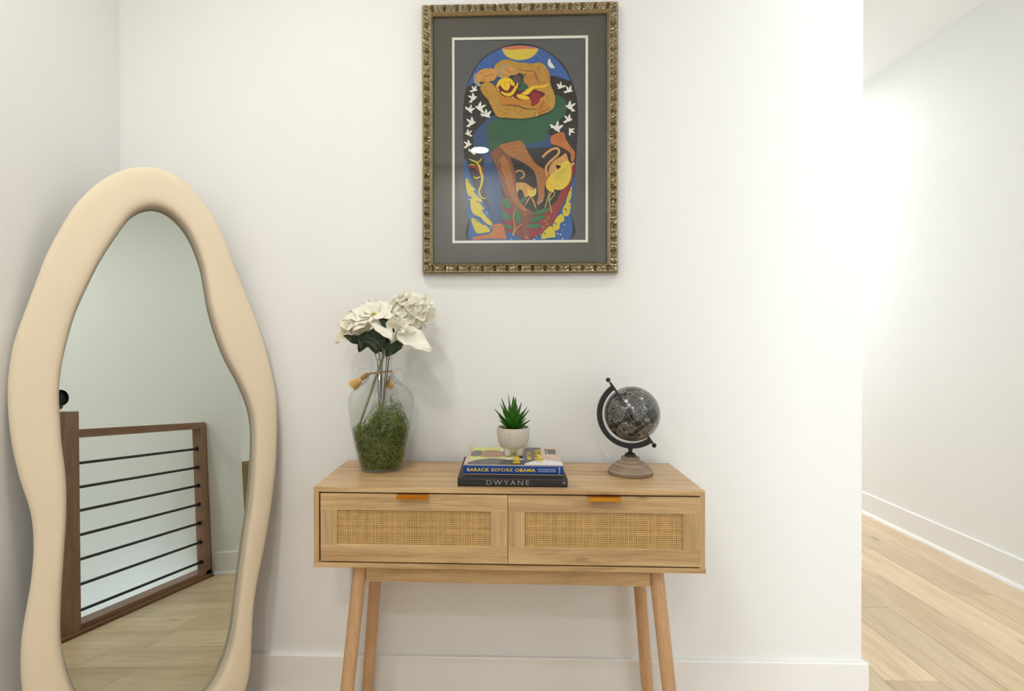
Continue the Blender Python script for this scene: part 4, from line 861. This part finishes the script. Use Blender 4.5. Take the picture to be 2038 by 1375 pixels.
mx=N(nt,'ShaderNodeMix',data_type='RGBA'); mx.inputs[6].default_value=srgb(22,21,20); mx.inputs[7].default_value=srgb(176,176,172); Ln(al,mx.inputs[0]); Ln(mx.outputs[2],b.inputs['Base Color'])
b.inputs['Roughness'].default_value=.22; b.inputs['Specular IOR Level'].default_value=.6; b.inputs['Coat Weight'].default_value=.4; b.inputs['Coat Roughness'].default_value=.06
o=MB().sphere((0,0,0),.0775,64,40).build('ball',m,glo,True); o.location=GC; o.rotation_euler=(0,radians(-34.9),0)

# ------------------------------------------------------------------ photographer with camera, glimpsed in the mirror
M_cam=mat('camera_black',srgb(24,24,25),rough=.45,bump=.2,bscale=1500); M_lens=mat('lens_glass',srgb(8,8,12),rough=.03,spec=.8,coat=1.0)
lc=CAM+Vector((0,.006,0))
dc=thing('photo_camera','black camera with a round wide lens resting above the newel post','camera',(lc.x,lc.y,lc.z))
def ytube(prof,n=40): return MB().rings([[(r*cos(2*pi*k/n),y,r*sin(2*pi*k/n)) for k in range(n)] for r,y in prof])
ytube([(.0350,-.012),(.0375,.0005),(.0405,.0005),(.0415,-.002),(.0415,-.022),(.0385,-.024),(.0385,-.048),(.0370,-.050),(.0370,-.085),(.0330,-.088)]).build('lens_barrel',M_cam,dc,True,40)
ytube([(.0352,-.0125),(.031,-.015),(.022,-.018),(.010,-.016),(.001,-.0155)]).build('front_element',M_lens,dc,True,50)
MB().box(-.066,.066,-.122,-.086,-.045,.042,b=.006).box(-.022,.022,-.125,-.088,.040,.060,b=.006).box(.040,.068,-.122,-.078,-.045,.040,b=.008).build('body',M_cam,dc,True,40)
# the person: one skinned body, standing behind the newel post
PB=Vector((-.42,-2.42,0))
J_={}; E_=[]
def jn(k,p,r): J_[k]=(Vector(p),r)
jn('pelvis',PB+Vector((0,-.03,.84)),.135); jn('waist',PB+Vector((.04,.06,.97)),.120); jn('chest',PB+Vector((.11,.20,1.10)),.135); jn('neck',PB+Vector((.17,.31,1.21)),.060)
jn('throat',PB+Vector((.19,.35,1.245)),.056); jn('head',PB+Vector((.215,.40,1.325)),.092); jn('crown',PB+Vector((.21,.39,1.40)),.070)
for s_,n_ in ((-1,'l'),(1,'r')):
    jn('hip'+n_,PB+Vector((s_*.095,-.02,.78)),.092); jn('knee'+n_,PB+Vector((s_*.12,.12,.46)),.062); jn('calf'+n_,PB+Vector((s_*.12,.06,.32)),.060); jn('ankle'+n_,PB+Vector((s_*.12,-.02,.09)),.042); jn('heel'+n_,PB+Vector((s_*.12,-.02,.045)),.044); jn('toe'+n_,PB+Vector((s_*.14,.15,.034)),.034)
    jn('shoulder'+n_,PB+Vector((s_*.165+.12,.24,1.15)),.066)
    E_+=[('pelvis','hip'+n_),('hip'+n_,'knee'+n_),('knee'+n_,'calf'+n_),('calf'+n_,'ankle'+n_),('ankle'+n_,'heel'+n_),('heel'+n_,'toe'+n_),('chest','shoulder'+n_)]
E_+=[('pelvis','waist'),('waist','chest'),('chest','neck'),('neck','throat'),('throat','head'),('head','crown')]
jn('elbowr',(-.04,-2.10,.97),.046); jn('forer',(.0,-2.0,1.02),.042); jn('wristr',(.045,-1.885,1.090),.027); jn('palmr',(.062,-1.845,1.115),.026)
jn('elbowl',(-.47,-2.02,.95),.046); jn('forel',(-.34,-1.93,1.0),.042); jn('wristl',(-.150,-1.815,1.055),.027); jn('palml',(-.090,-1.785,1.072),.024)
for n_ in 'rl': E_+=[('shoulder'+n_,'elbow'+n_),('elbow'+n_,'fore'+n_),('fore'+n_,'wrist'+n_),('wrist'+n_,'palm'+n_)]
# left fingers curl under and round the lens barrel, right fingers round the grip
fing={'l':[[(-.048,-1.752,1.082),(-.020,-1.745,1.088),(.008,-1.745,1.098)],[(-.050,-1.768,1.084),(-.018,-1.764,1.088),(.012,-1.764,1.100)],[(-.052,-1.785,1.086),(-.018,-1.783,1.089),(.012,-1.782,1.100)],[(-.056,-1.800,1.088),(-.026,-1.801,1.090),(.002,-1.800,1.097)],[(-.082,-1.752,1.102),(-.078,-1.742,1.126),(-.072,-1.742,1.146)]],
      'r':[[(.072,-1.815,1.160),(.062,-1.795,1.168),(.045,-1.792,1.170)],[(.075,-1.812,1.142),(.062,-1.790,1.146),(.044,-1.790,1.147)],[(.075,-1.815,1.124),(.062,-1.792,1.125),(.045,-1.792,1.126)],[(.073,-1.820,1.107),(.060,-1.800,1.108),(.046,-1.798,1.109)],[(.045,-1.855,1.135),(.032,-1.858,1.150),(.022,-1.856,1.162)]]}
for n_,fs in fing.items():
    for i,ch in enumerate(fs):
        prev='palm'+n_
        for k,p in enumerate(ch):
            nm='%s%d%d'%(n_,i,k); jn(nm,p,(.0092,.0084,.0070)[k]); E_.append((prev,nm)); prev=nm
bm=bmesh.new(); sk=bm.verts.layers.skin.verify(); VV={}
for k,(p,r) in J_.items():
    v=bm.verts.new(p-PB); v[sk].radius=(r,r); VV[k]=v
    if k=='pelvis': v[sk].use_root=True
for k in ('chest','waist','pelvis'): r=J_[k][1]; VV[k][sk].radius=(r*1.12,r*.82)
for a,b_ in E_: bm.edges.new((VV[a],VV[b_]))
me=bpy.data.meshes.new('body'); bm.to_mesh(me); bm.free()
tmp=bpy.data.objects.new('tmp_body',me); COL.objects.link(tmp); tmp.modifiers.new('s','SKIN').use_smooth_shade=True; sd=tmp.modifiers.new('d','SUBSURF'); sd.levels=sd.render_levels=2
dg=bpy.context.evaluated_depsgraph_get(); bme=bpy.data.meshes.new_from_object(tmp.evaluated_get(dg)); bpy.data.objects.remove(tmp,do_unlink=True)
M_skin=mat('skin_tone',srgb(168,118,88),rough=.55,noise=.06,nscale=20); M_shirt=mat('charcoal_shirt',srgb(58,60,66),rough=.9,noise=.15,nscale=80); M_trou=mat('dark_trousers',srgb(38,42,54),rough=.9,noise=.12,nscale=80); M_shoe=mat('black_shoe',srgb(28,26,26),rough=.5); M_hair=mat('dark_hair',srgb(30,24,20),rough=.6,noise=.3,nscale=120)
per=thing('person','person in dark clothes holding the camera behind the newel post','person',tuple(PB))
bo=bpy.data.objects.new('body',bme); COL.objects.link(bo); bo.parent=per
bme.materials.clear()
for m_ in (M_skin,M_shirt,M_trou,M_shoe): bme.materials.append(m_)
hands=[J_['wristr'][0]-PB,J_['wristl'][0]-PB]; palms=[J_['palmr'][0]-PB,J_['palml'][0]-PB]
for p in bme.polygons:
    c=p.center; p.use_smooth=True
    if c.z<.075: p.material_index=3
    elif c.z<.88 and c.y<.25: p.material_index=2
    elif (c-(J_['neck'][0]-PB)).dot((J_['throat'][0]-J_['chest'][0]).normalized())>.012 and c.x<.36 and c.y<.56 and (c-(J_['head'][0]-PB)).length<.20: p.material_index=0
    elif min((c-h).length for h in palms)<.075 or (c.y>.60 and c.x>.30): p.material_index=0
    else: p.material_index=1
hd=J_['head'][0]-PB
face=MB().sphere(hd+Vector((0,.010,-.005)),.098,20,14,sc=(.82,.92,1.15)); face.sphere(hd+Vector((0,.104,-.020)),.016,10,8,sc=(.8,1,1.4)); 
for s_ in (-1,1): face.sphere(hd+Vector((s_*.083,.0,-.015)),.022,10,8,sc=(.4,.8,1.3))
face.build('face',M_skin,per,True)
for s_ in (-1,1): MB().sphere(hd+Vector((s_*.032,.092,.012)),.010,10,8,sc=(1.3,.6,.8)).build('eye',mat('eye',srgb(40,30,26),rough=.2),per,True)
MB().tube([hd+Vector((x,.096-abs(x)*.3,-.062)) for x in (-.024,-.01,.01,.024)],.0045,8).build('mouth',mat('lips',srgb(140,82,72),rough=.5),per,True)
MB().sphere(hd+Vector((0,-.022,.030)),  .118,20,14,sc=(.90,.94,1.02)).build('hair',M_hair,per,True)
